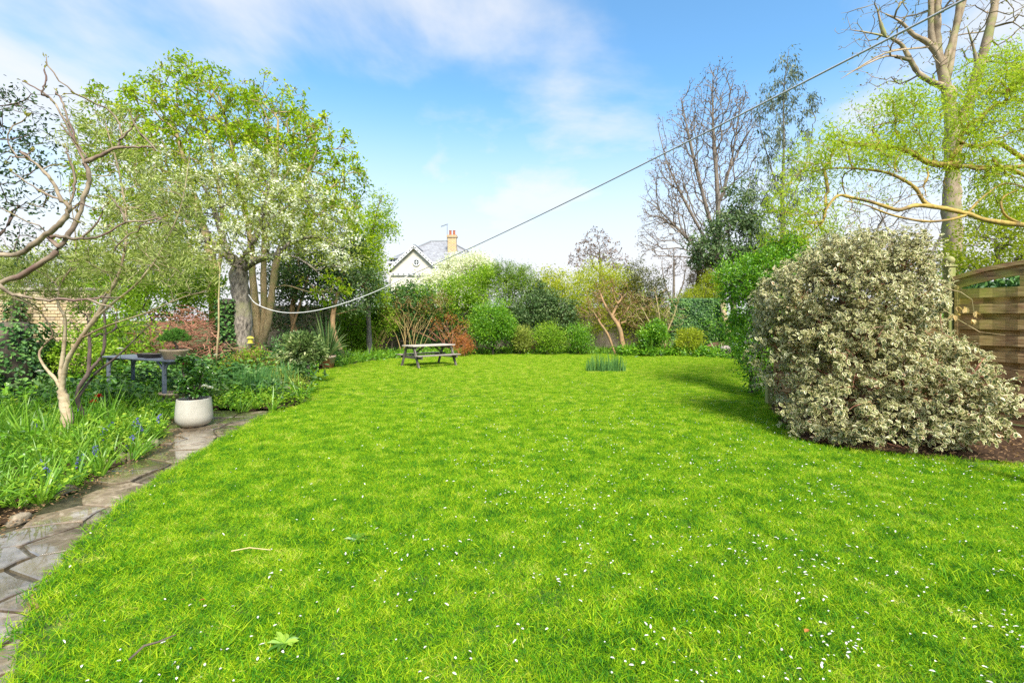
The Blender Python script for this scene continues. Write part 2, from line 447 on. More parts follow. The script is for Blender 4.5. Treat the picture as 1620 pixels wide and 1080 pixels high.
def plant(name, label, cat, base, stems, blobs, natt, Rb, rt, bark, leaf, step=.25, bias=.3, wig=.06, rise=.15, thr=None, group=None,
          trunk_name='trunk', twig_name='branches', crown_name='crown', nthick=8, att=None, inner=.3, px_min=3.0, swig=0.0):
    """a tree or shrub: given stems, limbs grown to points spread through its crown, leaves on the twigs"""
    e = empty(name, base, label, cat, group)
    sk = Skel()
    for st in stems:
        pts, r0, r1 = st[:3]
        sk.limb(pts, r0, r1, attach=len(sk.p) > 0 and not (len(st) > 3 and st[3] == 'new'), wig=swig)
    nst = len(sk.p)
    zs = [q[2] for q in sk.p]
    lo = min(zs) + .25 * (max(zs) - min(zs))
    for i in range(nst): sk.ok[i] = sk.ok[i] and sk.p[i][2] > lo
    if not any(sk.ok): sk.ok[-1] = True
    if natt or att is not None:
        A = att if att is not None else blob_pts(blobs, natt, inner=inner, bump_=.2)
        sk.attract(A, step, bias, wig, rise)
    sk.radii(Rb, rt)
    thr = thr or Rb * .3
    tr, br, rs = sk.meshes(thr, nthick, px_min=px_min)
    for q in tr[:12]: link(trunk_name, mesh_np(trunk_name, q[0], q[1], True), bark, e)
    for q in br: link('branch', mesh_np('branch', q[0], q[1], True), bark, e)
    if rs: link('twigs', mesh_np('twigs', rs[0], rs[1], True), bark, e)['kind'] = 'stuff'
    for sp in ([leaf] if isinstance(leaf, dict) else (leaf or [])):
        n = sp['n']; nf = int(n * sp.get('fill', 0)); pos = []; tints = []; outd = []
        cl = max(1, sp.get('per', 14))
        if n - nf > 0:
            A = np.array(sk.p); cand = np.where((sk.r < sp.get('rl', rt * 2.2)) & (np.arange(len(A)) >= nst if sp.get('nostem', True) else True))[0]
            if not len(cand): cand = np.arange(len(A))
            if 'zone' in sp:
                cand = cand[sp['zone'](A[cand])]
            nc = max(1, (n - nf) // cl)
            w = np.where(sk.leaf[cand], sp.get('tipw', 3.), 1.); w /= w.sum()
            ci = rng.choice(cand, nc, p=w); ct = rng.random(nc)
            k = np.repeat(np.arange(nc), cl)
            pos.append(A[ci[k]] + rng.normal(size=(len(k), 3)) * sp.get('clump', .1))
            par = np.array(sk.par); dr = unit(A[ci] - A[np.maximum(par[ci], 0)] + 1e-6); outd.append(dr[k]); tints.append(ct[k])
        if nf > 0:
            nc = max(1, nf // cl); c = blob_pts(blobs, nc, inner=sp.get('finner', .7), bump_=sp.get('bump', .22)); ct = rng.random(nc)
            k = np.repeat(np.arange(nc), cl); q = c[k] + rng.normal(size=(len(k), 3)) * sp.get('clump', .1)
            cc = np.mean([b[0] for b in blobs], 0); pos.append(q); outd.append(unit(q - cc)); tints.append(ct[k])
        pos = np.concatenate(pos); outd = np.concatenate(outd); t = np.concatenate(tints)
        pos[:, 2] = np.maximum(pos[:, 2], .03)
        t = np.clip(.5 * t + .5 * rng.random(len(t)), 0, 1)
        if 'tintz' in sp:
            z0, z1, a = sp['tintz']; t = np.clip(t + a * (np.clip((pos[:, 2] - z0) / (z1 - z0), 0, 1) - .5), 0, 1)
        d = outd * sp.get('along', .5) + rng.normal(size=pos.shape) * sp.get('spread', .6); d[:, 2] -= sp.get('droop', 0)
        sz = rng.uniform(.6, 1.25, len(pos))
        me = leaves_mesh(crown_name, pos, d, sp['L'] * sz, sp['W'] * sz, sp.get('up', .6), sp.get('shape', 'diamond'), t)
        nm = sp.get('name', crown_name)
        me.name = nm; lo_ = link(nm, me, sp['mat'], e)
        if nm == 'buds': lo_['kind'] = 'stuff'
    return e, sk

# scattering of ground plants (grass, leaves nobody could count) by geometry nodes
def variants_collection(name, meshes, m):
    c = bpy.data.collections.new(name)
    for i, me in enumerate(meshes):
        if not len(me.materials): me.materials.append(m)
        c.objects.link(bpy.data.objects.new(name, me))
    return c
def scatter(name, pts, scale, coll, label, kind='stuff', parent=None, tilt=.12, m=None, nvar=4):
    n = len(pts); me = bpy.data.meshes.new(name); me.vertices.add(n); me.vertices.foreach_set('co', np.asarray(pts, np.float32).ravel())
    rot = np.stack([rng.normal(size=n) * tilt, rng.normal(size=n) * tilt, rng.random(n) * 6.283], 1).astype(np.float32)
    a = me.attributes.new('rot', 'FLOAT_VECTOR', 'POINT'); a.data.foreach_set('vector', rot.ravel())
    a = me.attributes.new('scl', 'FLOAT', 'POINT'); a.data.foreach_set('value', np.asarray(scale, np.float32))
    a = me.attributes.new('pick', 'INT', 'POINT'); a.data.foreach_set('value', rng.integers(0, nvar, n).astype(np.int32))
    o = link(name, me, None, parent)
    ng = bpy.data.node_groups.new(name, 'GeometryNodeTree')
    ng.interface.new_socket('Geometry', in_out='INPUT', socket_type='NodeSocketGeometry'); ng.interface.new_socket('Geometry', in_out='OUTPUT', socket_type='NodeSocketGeometry')
    N, Lk = ng.nodes, ng.links
    gi = N.new('NodeGroupInput'); go = N.new('NodeGroupOutput'); ip = N.new('GeometryNodeInstanceOnPoints'); ci = N.new('GeometryNodeCollectionInfo')
    ci.inputs['Collection'].default_value = coll; ci.inputs['Separate Children'].default_value = True; ci.inputs['Reset Children'].default_value = True
    def na(nm, ty):
        q = N.new('GeometryNodeInputNamedAttribute'); q.data_type = ty; q.inputs['Name'].default_value = nm; return q.outputs['Attribute']
    Lk.new(gi.outputs[0], ip.inputs['Points']); Lk.new(ci.outputs[0], ip.inputs['Instance']); ip.inputs['Pick Instance'].default_value = True
    Lk.new(na('pick', 'INT'), ip.inputs['Instance Index']); Lk.new(na('rot', 'FLOAT_VECTOR'), ip.inputs['Rotation']); Lk.new(na('scl', 'FLOAT'), ip.inputs['Scale'])
    Lk.new(ip.outputs[0], go.inputs[0])
    mod = o.modifiers.new('scatter', 'NODES'); mod.node_group = ng
    tag(o, label, kind=kind)
    return o
#PART2
# ================================================================== SETTING
m_soil = plain('soil', (.085, .05, .03), (.03, .019, .012), 30, .95, .8, .1)
m_lawnbase, nt, b = mat_new('lawn_base')
n1 = noise(nt, 9, 5); nt.links.new(ramp(nt, [(.3, (.03, .05, .008)), (.7, (.09, .15, .012))], n1), b.inputs['Base Color']); b.inputs['Roughness'].default_value = .95
bump(nt, b, n1, .6, .02)

def sheet(name, poly, z, m, thick=0, kind='structure', label=None):
    mb = MB(); n = len(poly)
    V = [(p[0], p[1], z) for p in poly]
    if thick:
        V += [(p[0], p[1], z - thick) for p in poly]
        Fs = [tuple(range(n))] + [(i, i + n, (i + 1) % n + n, (i + 1) % n) for i in range(n)]
    else: Fs = [tuple(range(n))]
    mb.add(V, Fs); me = mb.mesh(name)
    import bmesh
    bm = bmesh.new(); bm.from_mesh(me); bmesh.ops.triangulate(bm, faces=[f for f in bm.faces if len(f.verts) > 4]); bmesh.ops.recalc_face_normals(bm, faces=bm.faces); bm.to_mesh(me); bm.free()
    o = link(name, me, m); tag(o, label, kind=kind); return o
sheet('ground', [(-400, -200), (400, -200), (400, 900), (-400, 900)], -.03, plain('rough_ground', (.09, .13, .03), (.06, .06, .025), 1.5, .95, .5, .1))

edgeL = [(-60, 1500), (5, 1120), (22, 1075), (34, 1010), (68, 940), (122, 868), (172, 815), (238, 770), (300, 727), (352, 697), (392, 674), (430, 655), (476, 643), (492, 629), (492, 611), (482, 597), (496, 588), (530, 583), (562, 577), (620, 568), (700, 564), (800, 561), (1000, 561), (1100, 564), (1160, 569), (1190, 590), (1212, 640), (1240, 688), (1330, 714), (1480, 728), (1640, 742), (1900, 790)]
lawn_poly = [G(*p)[:2] for p in edgeL]
lawn_poly = [np.array([-2.35, -4.0])] + [np.array(q) for q in smoothpoly(lawn_poly, 4)] + [np.array([9.5, 3.4]), np.array([9.5, -4.0])]
sheet('lawn', lawn_poly, .018, m_lawnbase, .045)

# path under the flagstones
bedE = [(-900, 1330), (-300, 985), (-60, 868), (0, 836), (60, 806), (120, 778), (180, 750), (240, 716), (272, 690), (276, 664), (330, 650), (380, 655), (420, 650)]
bedEw = [G(*p)[:2] for p in bedE]; bedEw = [np.array(q) for q in smoothpoly(bedEw, 4)]
path_poly = [q for q in bedEw] + [np.array([-2.6, 6.2]), np.array([-1.6, 2.0]), np.array([-1.6, -4]), np.array([-3.6, -4])]
m_mort, nt, b = mat_new('path_joints')
n1 = noise(nt, 22, 5); nt.links.new(ramp(nt, [(.35, (.035, .03, .02)), (.65, (.09, .075, .045))], n1), b.inputs['Base Color']); b.inputs['Roughness'].default_value = .35; bump(nt, b, n1, .5, .01)
path = sheet('path', path_poly, -.012, m_mort)
m_stone, nt, b = mat_new('wet_flagstone')
oi = nt.nodes.new('ShaderNodeObjectInfo')
n1 = noise(nt, 7.5, 10, .72, None, .8); n2 = noise(nt, 2.2, 4, .6, mapping(nt, (1, 1, 1), (0, 0, .3)), .5); n3 = noise(nt, 60, 3)
c = ramp(nt, [(.3, (.045, .03, .015)), (.5, (.16, .11, .06)), (.74, (.38, .30, .20))], n1)
c = mixf(nt, ramp(nt, [(.5, (0, 0, 0)), (.66, (.75, .75, .75))], n2), c, (.15, .11, .04))
hv = nt.nodes.new('ShaderNodeHueSaturation'); hv.inputs['Saturation'].default_value = .85
mm = nt.nodes.new('ShaderNodeMapRange'); mm.inputs[3].default_value = .65; mm.inputs[4].default_value = 1.5; nt.links.new(oi.outputs['Random'], mm.inputs[0])
nt.links.new(mm.outputs[0], hv.inputs['Value']); nt.links.new(c, hv.inputs['Color']); nt.links.new(hv.outputs[0], b.inputs['Base Color'])
wet = nt.nodes.new('ShaderNodeMapRange'); wet.inputs[1].default_value = .46; wet.inputs[2].default_value = .60; wet.inputs[3].default_value = .02; wet.inputs[4].default_value = .45
nt.links.new(noise(nt, 1.7, 4, .6, None, .4), wet.inputs[0]); nt.links.new(wet.outputs[0], b.inputs['Roughness']); b.inputs['Specular IOR Level'].default_value = .6; b.inputs['Coat Roughness'].default_value = .04; b.inputs['Coat IOR'].default_value = 1.9
wc = nt.nodes.new('ShaderNodeMapRange'); wc.inputs[1].default_value = .40; wc.inputs[2].default_value = .10; nt.links.new(wet.outputs[0], wc.inputs[0]); nt.links.new(wc.outputs[0], b.inputs['Coat Weight'])
bump(nt, b, noise(nt, 26, 8, .7), .35, .008)

def clip(poly, p, nrm):
    out = []
    for i in range(len(poly)):
        a, c = poly[i], poly[(i + 1) % len(poly)]; da, dc = np.dot(a - p, nrm), np.dot(c - p, nrm)
        if da <= 0: out.append(a)
        if (da < 0) != (dc < 0) and da != dc: out.append(a + (c - a) * da / (da - dc))
    return out
r2 = np.random.default_rng(11)
seeds = []
for gx in np.arange(-8.6, -1.2, .46):
    for gyy in np.arange(-.4, 9.4, .40):
        seeds.append([gx + r2.uniform(-.17, .17), gyy + r2.uniform(-.15, .15)])
seeds = np.array(seeds)
keep = inside(seeds, path_poly) & (seeds[:, 1] > .6)
# one stone in a rough grid of seeds; cells cut by their neighbours' bisectors
for s_ in seeds[keep]:
    if inside(np.array([s_]), lawn_poly)[0]:
        dl = min(np.linalg.norm(s_ - q) for q in lawn_poly)
        if dl > .35: continue
    cell = [s_ + np.array(v) for v in ((-.6, -.6), (.6, -.6), (.6, .6), (-.6, .6))]
    for t_ in seeds:
        d = t_ - s_; L = np.linalg.norm(d)
        if 0 < L < 1.2: cell = clip(cell, s_ + d * .5, d / L)
    if len(cell) < 3: continue
    c0 = np.mean(cell, 0); loop = []
    for i, q in enumerate(cell):
        nx = cell[(i + 1) % len(cell)]; loop += [q, (q + nx) / 2 + r2.uniform(-.02, .02, 2)]
    h = .012 + r2.uniform(-.006, .006); tlt = r2.uniform(-.012, .012, 2)
    V = []; n = len(loop)
    for f_, z_ in ((.93, -.03), (.93, h - .006), (.89, h)):
        for q in loop:
            dq = q - c0; V.append((*(c0 + dq * f_), z_ + (np.dot(dq, tlt) if z_ > 0 else 0)))
    Fs = [tuple(range(2 * n, 3 * n))] + [(j * n + i, j * n + (i + 1) % n, (j + 1) * n + (i + 1) % n, (j + 1) * n + i) for j in (0, 1) for i in range(n)]
    mb = MB(); mb.add(V, Fs); mb.build('flagstone', m_stone, path)

# flower bed soil, slightly mounded
def bed(name, poly, z=.02, step=.25):
    P_ = np.array(poly); x0, y0 = P_.min(0); x1, y1 = P_.max(0)
    xs = np.arange(x0, x1 + step, step); ys = np.arange(y0, y1 + step, step)
    nx, ny = len(xs), len(ys); X, Y = np.meshgrid(xs, ys); pts = np.stack([X.ravel(), Y.ravel()], 1)
    ins = inside(pts, poly); Z = z + .03 * np.sin(pts[:, 0] * 5 + np.cos(pts[:, 1] * 4)) * np.cos(pts[:, 1] * 3.3) + .012 * r2.normal(size=len(pts))
    V = np.column_stack([pts, Z]); q = np.arange(nx * ny).reshape(ny, nx)
    Fq = np.stack([q[:-1, :-1], q[:-1, 1:], q[1:, 1:], q[1:, :-1]], -1).reshape(-1, 4)
    Fq = Fq[ins[Fq].all(1)]
    used, inv = np.unique(Fq.ravel(), return_inverse=True)
    o = link(name, mesh_np(name, V[used], inv.reshape(-1, 4), True), m_soil); tag(o, kind='structure'); return o
bedL = [q for q in bedEw[8:]] + [G(430, 655)[:2], G(476, 643)[:2], G(492, 629)[:2], G(492, 611)[:2], G(482, 597)[:2], G(496, 588)[:2], G(530, 583)[:2], np.array([-6.5, 19]), np.array([-17, 19]), np.array([-17, 1.6]), np.array([-5.2, 1.6])]
bed('left_flower_bed', bedL, .02)
bedR = [G(1212, 642)[:2], G(1250, 692)[:2], G(1340, 715)[:2], G(1500, 729)[:2], G(1640, 742)[:2], np.array([7.9, 4.2]), np.array([7.9, 5.0]), np.array([6.7, 7.4]), np.array([5.0, 9.5])]
bed('right_flower_bed', bedR, .02, .12)

# ---- grass
m_grass = leafmat('grass_blades', [(0, (.025, .11, .008)), (.30, (.08, .27, .010)), (.60, (.26, .45, .006)), (.9, (.48, .57, .02)), (1, (.62, .58, .14))], .6, .35, .15, 4.5, .55, gain=1.3)
def tuft(nb, rad, L, W, lean=.6, stem=.0):
    a = rng.random(nb) * 6.283; rr = rad * np.sqrt(rng.random(nb))
    pos = np.column_stack([rr * np.cos(a), rr * np.sin(a), np.zeros(nb)])
    d = np.column_stack([rng.normal(size=nb) * lean, rng.normal(size=nb) * lean, np.ones(nb)])
    l = L * rng.uniform(.5, 1.15, nb)
    s = unit(np.cross(unit(d), rng.normal(size=(nb, 3)))); dd = unit(d)
    side = np.column_stack([dd[:, 0], dd[:, 1], np.zeros(nb)])
    V = []
    for t_ in (0, .5, 1):
        c = pos + dd * (l * t_)[:, None] + side * (l * t_ * t_ * .5)[:, None]; w = W * (1 - t_ ** 1.5) / 2
        if t_ < 1: V += [c + s * w, c - s * w]
        else: V += [c]
    V = np.stack(V, 1); k = np.arange(nb)[:, None] * 5
    t = np.clip(rng.random(nb) * .8 + rng.random() * .2, 0, 1)
    Fq = k + np.array([[0, 1, 3, 2]]); Ft = k + np.array([[2, 3, 4]])
    return mesh_np('tuft', V.reshape(-1, 3), [Fq, Ft], False, {'tint': np.concatenate([t, t])})
# view-angle lightening put into the blade colour: greener near the camera, yellower further off
nt = m_grass.node_tree; rp = [n_ for n_ in nt.nodes if n_.type == 'VALTORGB'][0]; geo = nt.nodes.new('ShaderNodeNewGeometry'); sx = nt.nodes.new('ShaderNodeSeparateXYZ'); nt.links.new(geo.outputs['Position'], sx.inputs[0])
view_angle_tint = nt.nodes.new('ShaderNodeMapRange'); view_angle_tint.inputs[1].default_value = 2.0; view_angle_tint.inputs[2].default_value = 15.0; view_angle_tint.inputs[3].default_value = -.03; view_angle_tint.inputs[4].default_value = .12; nt.links.new(sx.outputs[1], view_angle_tint.inputs[0])
old = rp.inputs[0].links[0].from_socket; ad = nt.nodes.new('ShaderNodeMath'); ad.operation = 'ADD'; nt.links.new(old, ad.inputs[0]); nt.links.new(view_angle_tint.outputs[0], ad.inputs[1]); nt.links.new(ad.outputs[0], rp.inputs[0])
gc = variants_collection('grass_tufts', [tuft(560, .19, .034, .0038, .9) for _ in range(5)] + [tuft(300, .14, .048, .0042, .75) for _ in range(2)], m_grass)
def grid_pts(poly, dens, x=(-9, 10), y=(0, 23), jit=1.0):
    st = 1 / math.sqrt(dens); X, Y = np.meshgrid(np.arange(x[0], x[1], st), np.arange(y[0], y[1], st))
    q = np.column_stack([X.ravel(), Y.ravel()]) + rng.uniform(-.5, .5, (X.size, 2)) * st * jit
    return q[inside(q, poly)]
def in_view(q, m=1.1): return (np.abs(q[:, 0]) < 1.06 * q[:, 1] * m + 1.2)
g1 = grid_pts(lawn_poly, 80, y=(1.2, 9)); g2 = grid_pts(lawn_poly, 44, y=(9, 23))
gp = np.concatenate([g1, g2]); gp = gp[in_view(gp)]
edp = np.array(lawn_poly); gp = gp[np.array([np.min(((edp - a) ** 2).sum(1)) for a in gp]) > .15 ** 2]
sc = rng.uniform(.75, 1.2, len(gp)) * (1 + .35 * np.sin(gp[:, 0] * 2.1 + 3 * np.sin(gp[:, 1] * 1.3)) * np.sin(gp[:, 1] * 2.7 + gp[:, 0]))
sc = np.clip(sc, 1.0, 1.5) * np.where(gp[:, 1] < 9, .95, .85)
scatter('grass', np.column_stack([gp, np.full(len(gp), .016)]), sc, gc, 'short bright green lawn grass', nvar=7, tilt=.06)
# longer fringe along the lawn's edge
fr = []
for i in range(len(lawn_poly) - 4):
    a, b_ = lawn_poly[i], lawn_poly[i + 1]; L = np.linalg.norm(b_ - a)
    if a[1] < 1.2: continue
    for t_ in np.arange(0, 1, .10 / max(L, .1)): fr.append(a + (b_ - a) * t_ + rng.normal(size=2) * .03 + np.array([.05, 0]) * (1 if a[0] < 0 else -1))
fr = np.array(fr); fc = variants_collection('fringe_tufts', [tuft(70, .09, .06, .0042, .8) for _ in range(4)], m_grass)
scatter('edge_grass', np.column_stack([fr, np.full(len(fr), .02)]), rng.uniform(.6, 1.25, len(fr)), fc, 'longer grass fringing the edge of the lawn', nvar=4)

# fallen blossom petals
m_petal = leafmat('petal_white', [(0, (.75, .66, .62)), (1, (.86, .84, .80))], .5, .25, .3, 3, .2, gain=1.0)
q = np.column_stack([rng.uniform(-4, 8, 26000), rng.uniform(1.6, 13, 26000)]); q = q[inside(q, lawn_poly)]
wgt = np.clip(1.25 - q[:, 1] / 9.0, .03, 1) * np.clip(.35 + (q[:, 0] + 1.6) * .25, .12, 1) * (.45 + np.clip(np.sin(q[:, 0] * 2.6 + np.sin(q[:, 1] * 2)) * np.sin(q[:, 1] * 3.1 + 1), 0, 1) * 1.3)
q = q[rng.random(len(q)) < wgt * .5]
for cc, nn, sp in ((G(1335, 1030), 26, .07), (G(1590, 1012), 22, .10), (G(1280, 955), 10, .1), (G(920, 925), 16, .15)):
    q = np.concatenate([q, cc[:2] + rng.normal(size=(nn, 2)) * sp])
n = len(q); pp = np.column_stack([q, .046 + rng.random(n) * .018]); d = np.column_stack([rng.normal(size=n), rng.normal(size=n), rng.normal(size=n) * .25])
o = link('fallen_petals', leaves_mesh('fallen_petals', pp, d, .016 * rng.uniform(.4, 1.8, n), .010, 2.5, 'oval'), m_petal)
tag(o, 'small white petals scattered over the lawn', kind='stuff')
print('petals', n, 'tufts', len(gp))
#PART3
# ================================================================== WALLS AND FENCE
m_brick, nt, b = mat_new('yellow_stock_brick')
oi = nt.nodes.new('ShaderNodeObjectInfo')
c = ramp(nt, [(0, (.42, .27, .12)), (.35, (.55, .40, .20)), (.7, (.62, .50, .33)), (.9, (.36, .22, .13)), (1, (.17, .13, .11))], oi.outputs['Random'])
n1 = noise(nt, 25, 5); nt.links.new(mixf(nt, .5, c, ramp(nt, [(.3, (.30, .20, .10)), (.7, (.70, .58, .36))], n1)), b.inputs['Base Color']); b.inputs['Roughness'].default_value = .9
bump(nt, b, n1, .5, .01)
m_mortar = plain('mortar', (.42, .37, .29), (.28, .24, .18), 12, .95, .4, .2)
def brick_wall(name, label, x0, x1, y, z1, px_lim):
    """brick wall facing -Y between x0 and x1; bricks one by one where the picture shows them"""
    e = empty(name, (x0, y, 0), label, 'wall')
    mb = MB(); mb.box(((x0 + x1) / 2 - .1, y + .15, z1 / 2), (x1 - x0 - .1, .2, z1)); mb.build('mortar', m_mortar, e)
    cs = MB(); cs.box(((x0 + x1) / 2, y + .13, z1 + .035), (x1 - x0 + .05, .34, .07), b=.012); cs.build('coping', m_mortar, e)
    bw, bh = .225, .075; proto = MB().box((0, 0, 0), (.213, .1, .063), b=.004).mesh('brick'); proto.materials.append(m_brick)
    half = MB().box((0, 0, 0), (.101, .1, .063), b=.004).mesh('brick'); half.materials.append(m_brick)
    rest = MB(); cnt = 0; k = 0; z = bh / 2
    while z + bh / 2 < z1:
        x = x0 - (0 if k % 2 else .056); j = k
        while x < x1 - .05:
            w = bw if j % 2 else bw / 2; xc = x + w / 2; j += 1; x += w
            if xc < x0 + .03: continue
            yy = y + .05 + rng.uniform(-.003, .003)
            if px_lim[0] < xc < px_lim[1] and z > .95 and cnt < 300:
                o = bpy.data.objects.new('brick', proto if w > .2 else half); COL.objects.link(o); o.parent = e; o.location = (xc - x0, yy - y, z); cnt += 1
            else: rest.box((xc, yy, z), (w - .012, .1, .063))
        z += bh; k += 1
    o = rest.build('bricks', m_brick, e); o['kind'] = 'stuff'; o.name = 'brickwork'
    return e
brick_wall('brick_wall', 'yellow stock brick wall behind the ivy and shrubs at the far left', -14.0, -9.65, 11.0, 2.25, (-11.95, -9.5))

# long back wall, dull brick and render behind the climbers: material only, its bricks are too small to tell apart
m_bwall, nt, b = mat_new('old_wall')
bt = nt.nodes.new('ShaderNodeTexBrick'); bt.inputs['Scale'].default_value = 1; bt.inputs['Brick Width'].default_value = .44; bt.inputs['Row Height'].default_value = .215
bt.inputs['Mortar Size'].default_value = .01; bt.inputs['Color1'].default_value = (.26, .2, .15, 1); bt.inputs['Color2'].default_value = (.19, .16, .13, 1); bt.inputs['Mortar'].default_value = (.28, .25, .21, 1)
mpn = nt.nodes.new('ShaderNodeMapping'); mpn.inputs['Rotation'].default_value = (R(90), 0, 0); gg = nt.nodes.new('ShaderNodeNewGeometry'); nt.links.new(gg.outputs['Position'], mpn.inputs[0]); nt.links.new(mpn.outputs[0], bt.inputs['Vector'])
n1 = noise(nt, 3, 6); nt.links.new(mixf(nt, .55, bt.outputs[0], ramp(nt, [(.3, (.09, .09, .05)), (.7, (.32, .25, .18))], n1)), b.inputs['Base Color']); b.inputs['Roughness'].default_value = .9
def slab_wall(name, label, pts, h, m, t=.22):
    e = empty(name, (*pts[0], 0), label, 'wall'); mb = MB(); cp = MB()
    for a, c in zip(pts[:-1], pts[1:]):
        mb.bar((*a, h / 2), (*c, h / 2), t, h); cp.bar((*a, h + .036), (*c, h + .036), t + .08, .07, bev=.01)
    mb.build('wall_body', m, e); cp.build('coping', m_mortar, e); return e
slab_wall('garden_wall', 'long weathered block wall behind the shrubs at the end of the lawn', [(-12.5, 20.6), (-4.0, 25.6), (8.6, 26.0)], 2.15, m_bwall)

# ---- timber fence on the right
m_fence, nt, b = mat_new('mossy_fence_timber')
oi = nt.nodes.new('ShaderNodeObjectInfo')
n1 = noise(nt, 1, 6, .6, mapping(nt, (5, 5, 60))); n2 = noise(nt, 2.3, 4)
c = ramp(nt, [(.3, (.09, .045, .02)), (.5, (.36, .19, .085)), (.74, (.62, .42, .22))], n1)
mo = ramp(nt, [(.38, (0, 0, 0)), (.62, (.7, .7, .7))], n2)
geo = nt.nodes.new('ShaderNodeNewGeometry'); sz = nt.nodes.new('ShaderNodeSeparateXYZ'); nt.links.new(geo.outputs['Position'], sz.inputs[0])
hm = nt.nodes.new('ShaderNodeMapRange'); hm.inputs[1].default_value = .8; hm.inputs[2].default_value = 2.0; nt.links.new(sz.outputs[2], hm.inputs[0])
mo2 = nt.nodes.new('ShaderNodeMath'); mo2.operation = 'MULTIPLY'; nt.links.new(mo, mo2.inputs[0]); nt.links.new(hm.outputs[0], mo2.inputs[1])
c2 = mixf(nt, mo2.outputs[0], c, (.33, .36, .04)); nt.links.new(c2, b.inputs['Base Color']); b.inputs['Roughness'].default_value = .85; bump(nt, b, n1, .5, .006)
m_post = barkmat('mossy_post', (.20, .24, .05), (.34, .30, .13), None, (20, 20, 4))

def fence_panel(a, c, label, zb, zt, arch, stiles, nslat=9, cap_label=None):
    """panel of overlapping horizontal slats with an arched top between ground points a and c"""
    a, c = np.array(a, float), np.array(c, float); L = np.linalg.norm(c - a); ang = math.atan2(c[1] - a[1], c[0] - a[0])
    e = empty('timber_fence', (*a, 0), label, 'fence', 'fence panels behind the variegated shrub', rz=ang)
    def lb(nm, ctr, dim, bev=.004, m=m_fence):
        mb = MB(); mb.box(ctr, dim, b=bev); return mb.build(nm, m, e, wc=False)
    pitch = (zt - zb) / nslat
    for k in range(nslat):
        z = zb + pitch * (k + .5)
        # front slat bows gently between the stiles, back slat is seen in the gap
        for side, zz, w in ((1, z + pitch * .25, pitch * .60), (-1, z - pitch * .25, pitch * .55)):
            mb = MB(); n = 14; V = []; Fs = []
            for i in range(n + 1):
                x = .03 + (L - .06) * i / n; yb = -side * .030 - side * .026 * math.sin(i / n * math.pi * 4) ** 2
                for dy, dz in ((-.008, -w / 2), (-.008, w / 2), (.008, w / 2), (.008, -w / 2)): V.append((x, yb + dy, zz + dz))
            for i in range(n):
                for j in range(4): Fs.append((i * 4 + j, i * 4 + (j + 1) % 4, (i + 1) * 4 + (j + 1) % 4, (i + 1) * 4 + j))
            Fs += [(0, 3, 2, 1), (n * 4, n * 4 + 1, n * 4 + 2, n * 4 + 3)]
            mb.add(V, Fs); mb.build('slat', m_fence, e, wc=False)
    for s_ in stiles: lb('stile', (s_ * L, 0, (zb + zt + .12) / 2), (.07, .024, zt - zb + .14 + arch * .5))
    for s_ in (0, 1): lb('side_rail', (.022 + s_ * (L - .044), 0, (zb + zt) / 2 + .03), (.044, .085, zt - zb + .06), .004)
    lb('bottom_rail', (L / 2, 0, zb - .028), (L - .1, .07, .045))
    # arched top: two bent boards and the cap over them
    for nm, z0, z1_, th in (('arch_board', .06, .19, .03), ('arch_cap', .192, .25, .10)):
        mb = MB(); V = []; Fs = []; n = 20
        for i in range(n + 1):
            x = -.02 + (L + .04) * i / n; u = 2 * i / n - 1; h = arch * (1 - u * u)
            for dy, dz in ((-th / 2, z0), (-th / 2, z1_), (th / 2, z1_), (th / 2, z0)): V.append((x, dy, zt + h + dz - .06 - (0 if nm == 'arch_cap' else 0)))
        for i in range(n):
            for j in range(4): Fs.append((i * 4 + j, i * 4 + (j + 1) % 4, (i + 1) * 4 + (j + 1) % 4, (i + 1) * 4 + j))
        Fs += [(0, 3, 2, 1), (n * 4, n * 4 + 1, n * 4 + 2, n * 4 + 3)]
        mb.add(V, Fs); mb.build(nm, m_fence, e, wc=False)
    lb('gravel_board', (L / 2, -.005, (zb - .06) / 2), (L - .02, .03, zb - .08), .005)
    return e
def fence_post(xy, label, h, r=.05, ball=.062):
    e = empty('ball_topped_post', (*xy, 0), label, 'post', 'fence posts with ball tops')
    MB().box((0, 0, h / 2), (.1, .1, h), b=.008).build('post_shaft', m_post, e, wc=False)
    MB().box((0, 0, h + .012), (.13, .13, .024), b=.006).build('post_cap', m_post, e, wc=False)
    pr = [(.02, .024), (.026, .04)] + [(ball * math.sin(t), .04 + ball * .9 - ball * math.cos(t)) for t in np.linspace(.45, math.pi - .02, 10)]
    MB().lathe(pr, 18, (0, 0, h)).build('ball', m_post, e, smooth=True, wc=False); return e
fa = np.array([6.36, 7.03]); dirf = np.array([.433, -.901])
fence_panel(fa + dirf * .07, fa + dirf * 1.93, 'mossy hit and miss panel with arched top at the right edge', .27, 2.02, .17, (.38, .68), 8)
fence_post(fa, 'tall ball topped green post where the two fence panels meet behind the shrub', 2.36)
fence_post((5.02, 4.6), 'ball topped mossy post cut off by the right edge of the picture', 1.86, ball=.08)
fc_ = np.array([4.80, 8.98]); d2 = (fc_ - fa) / np.linalg.norm(fc_ - fa)
fence_panel(fc_ - d2 * .07, fa + d2 * .07, 'lower fence panel hidden mostly by the variegated shrub', .2, 1.42, .05, (.33, .66), 6)
fence_post(G(1217, 642)[:2] + np.array([.02, .05]), 'short brown post at the foot of the bright green hedge', .62, ball=.05)
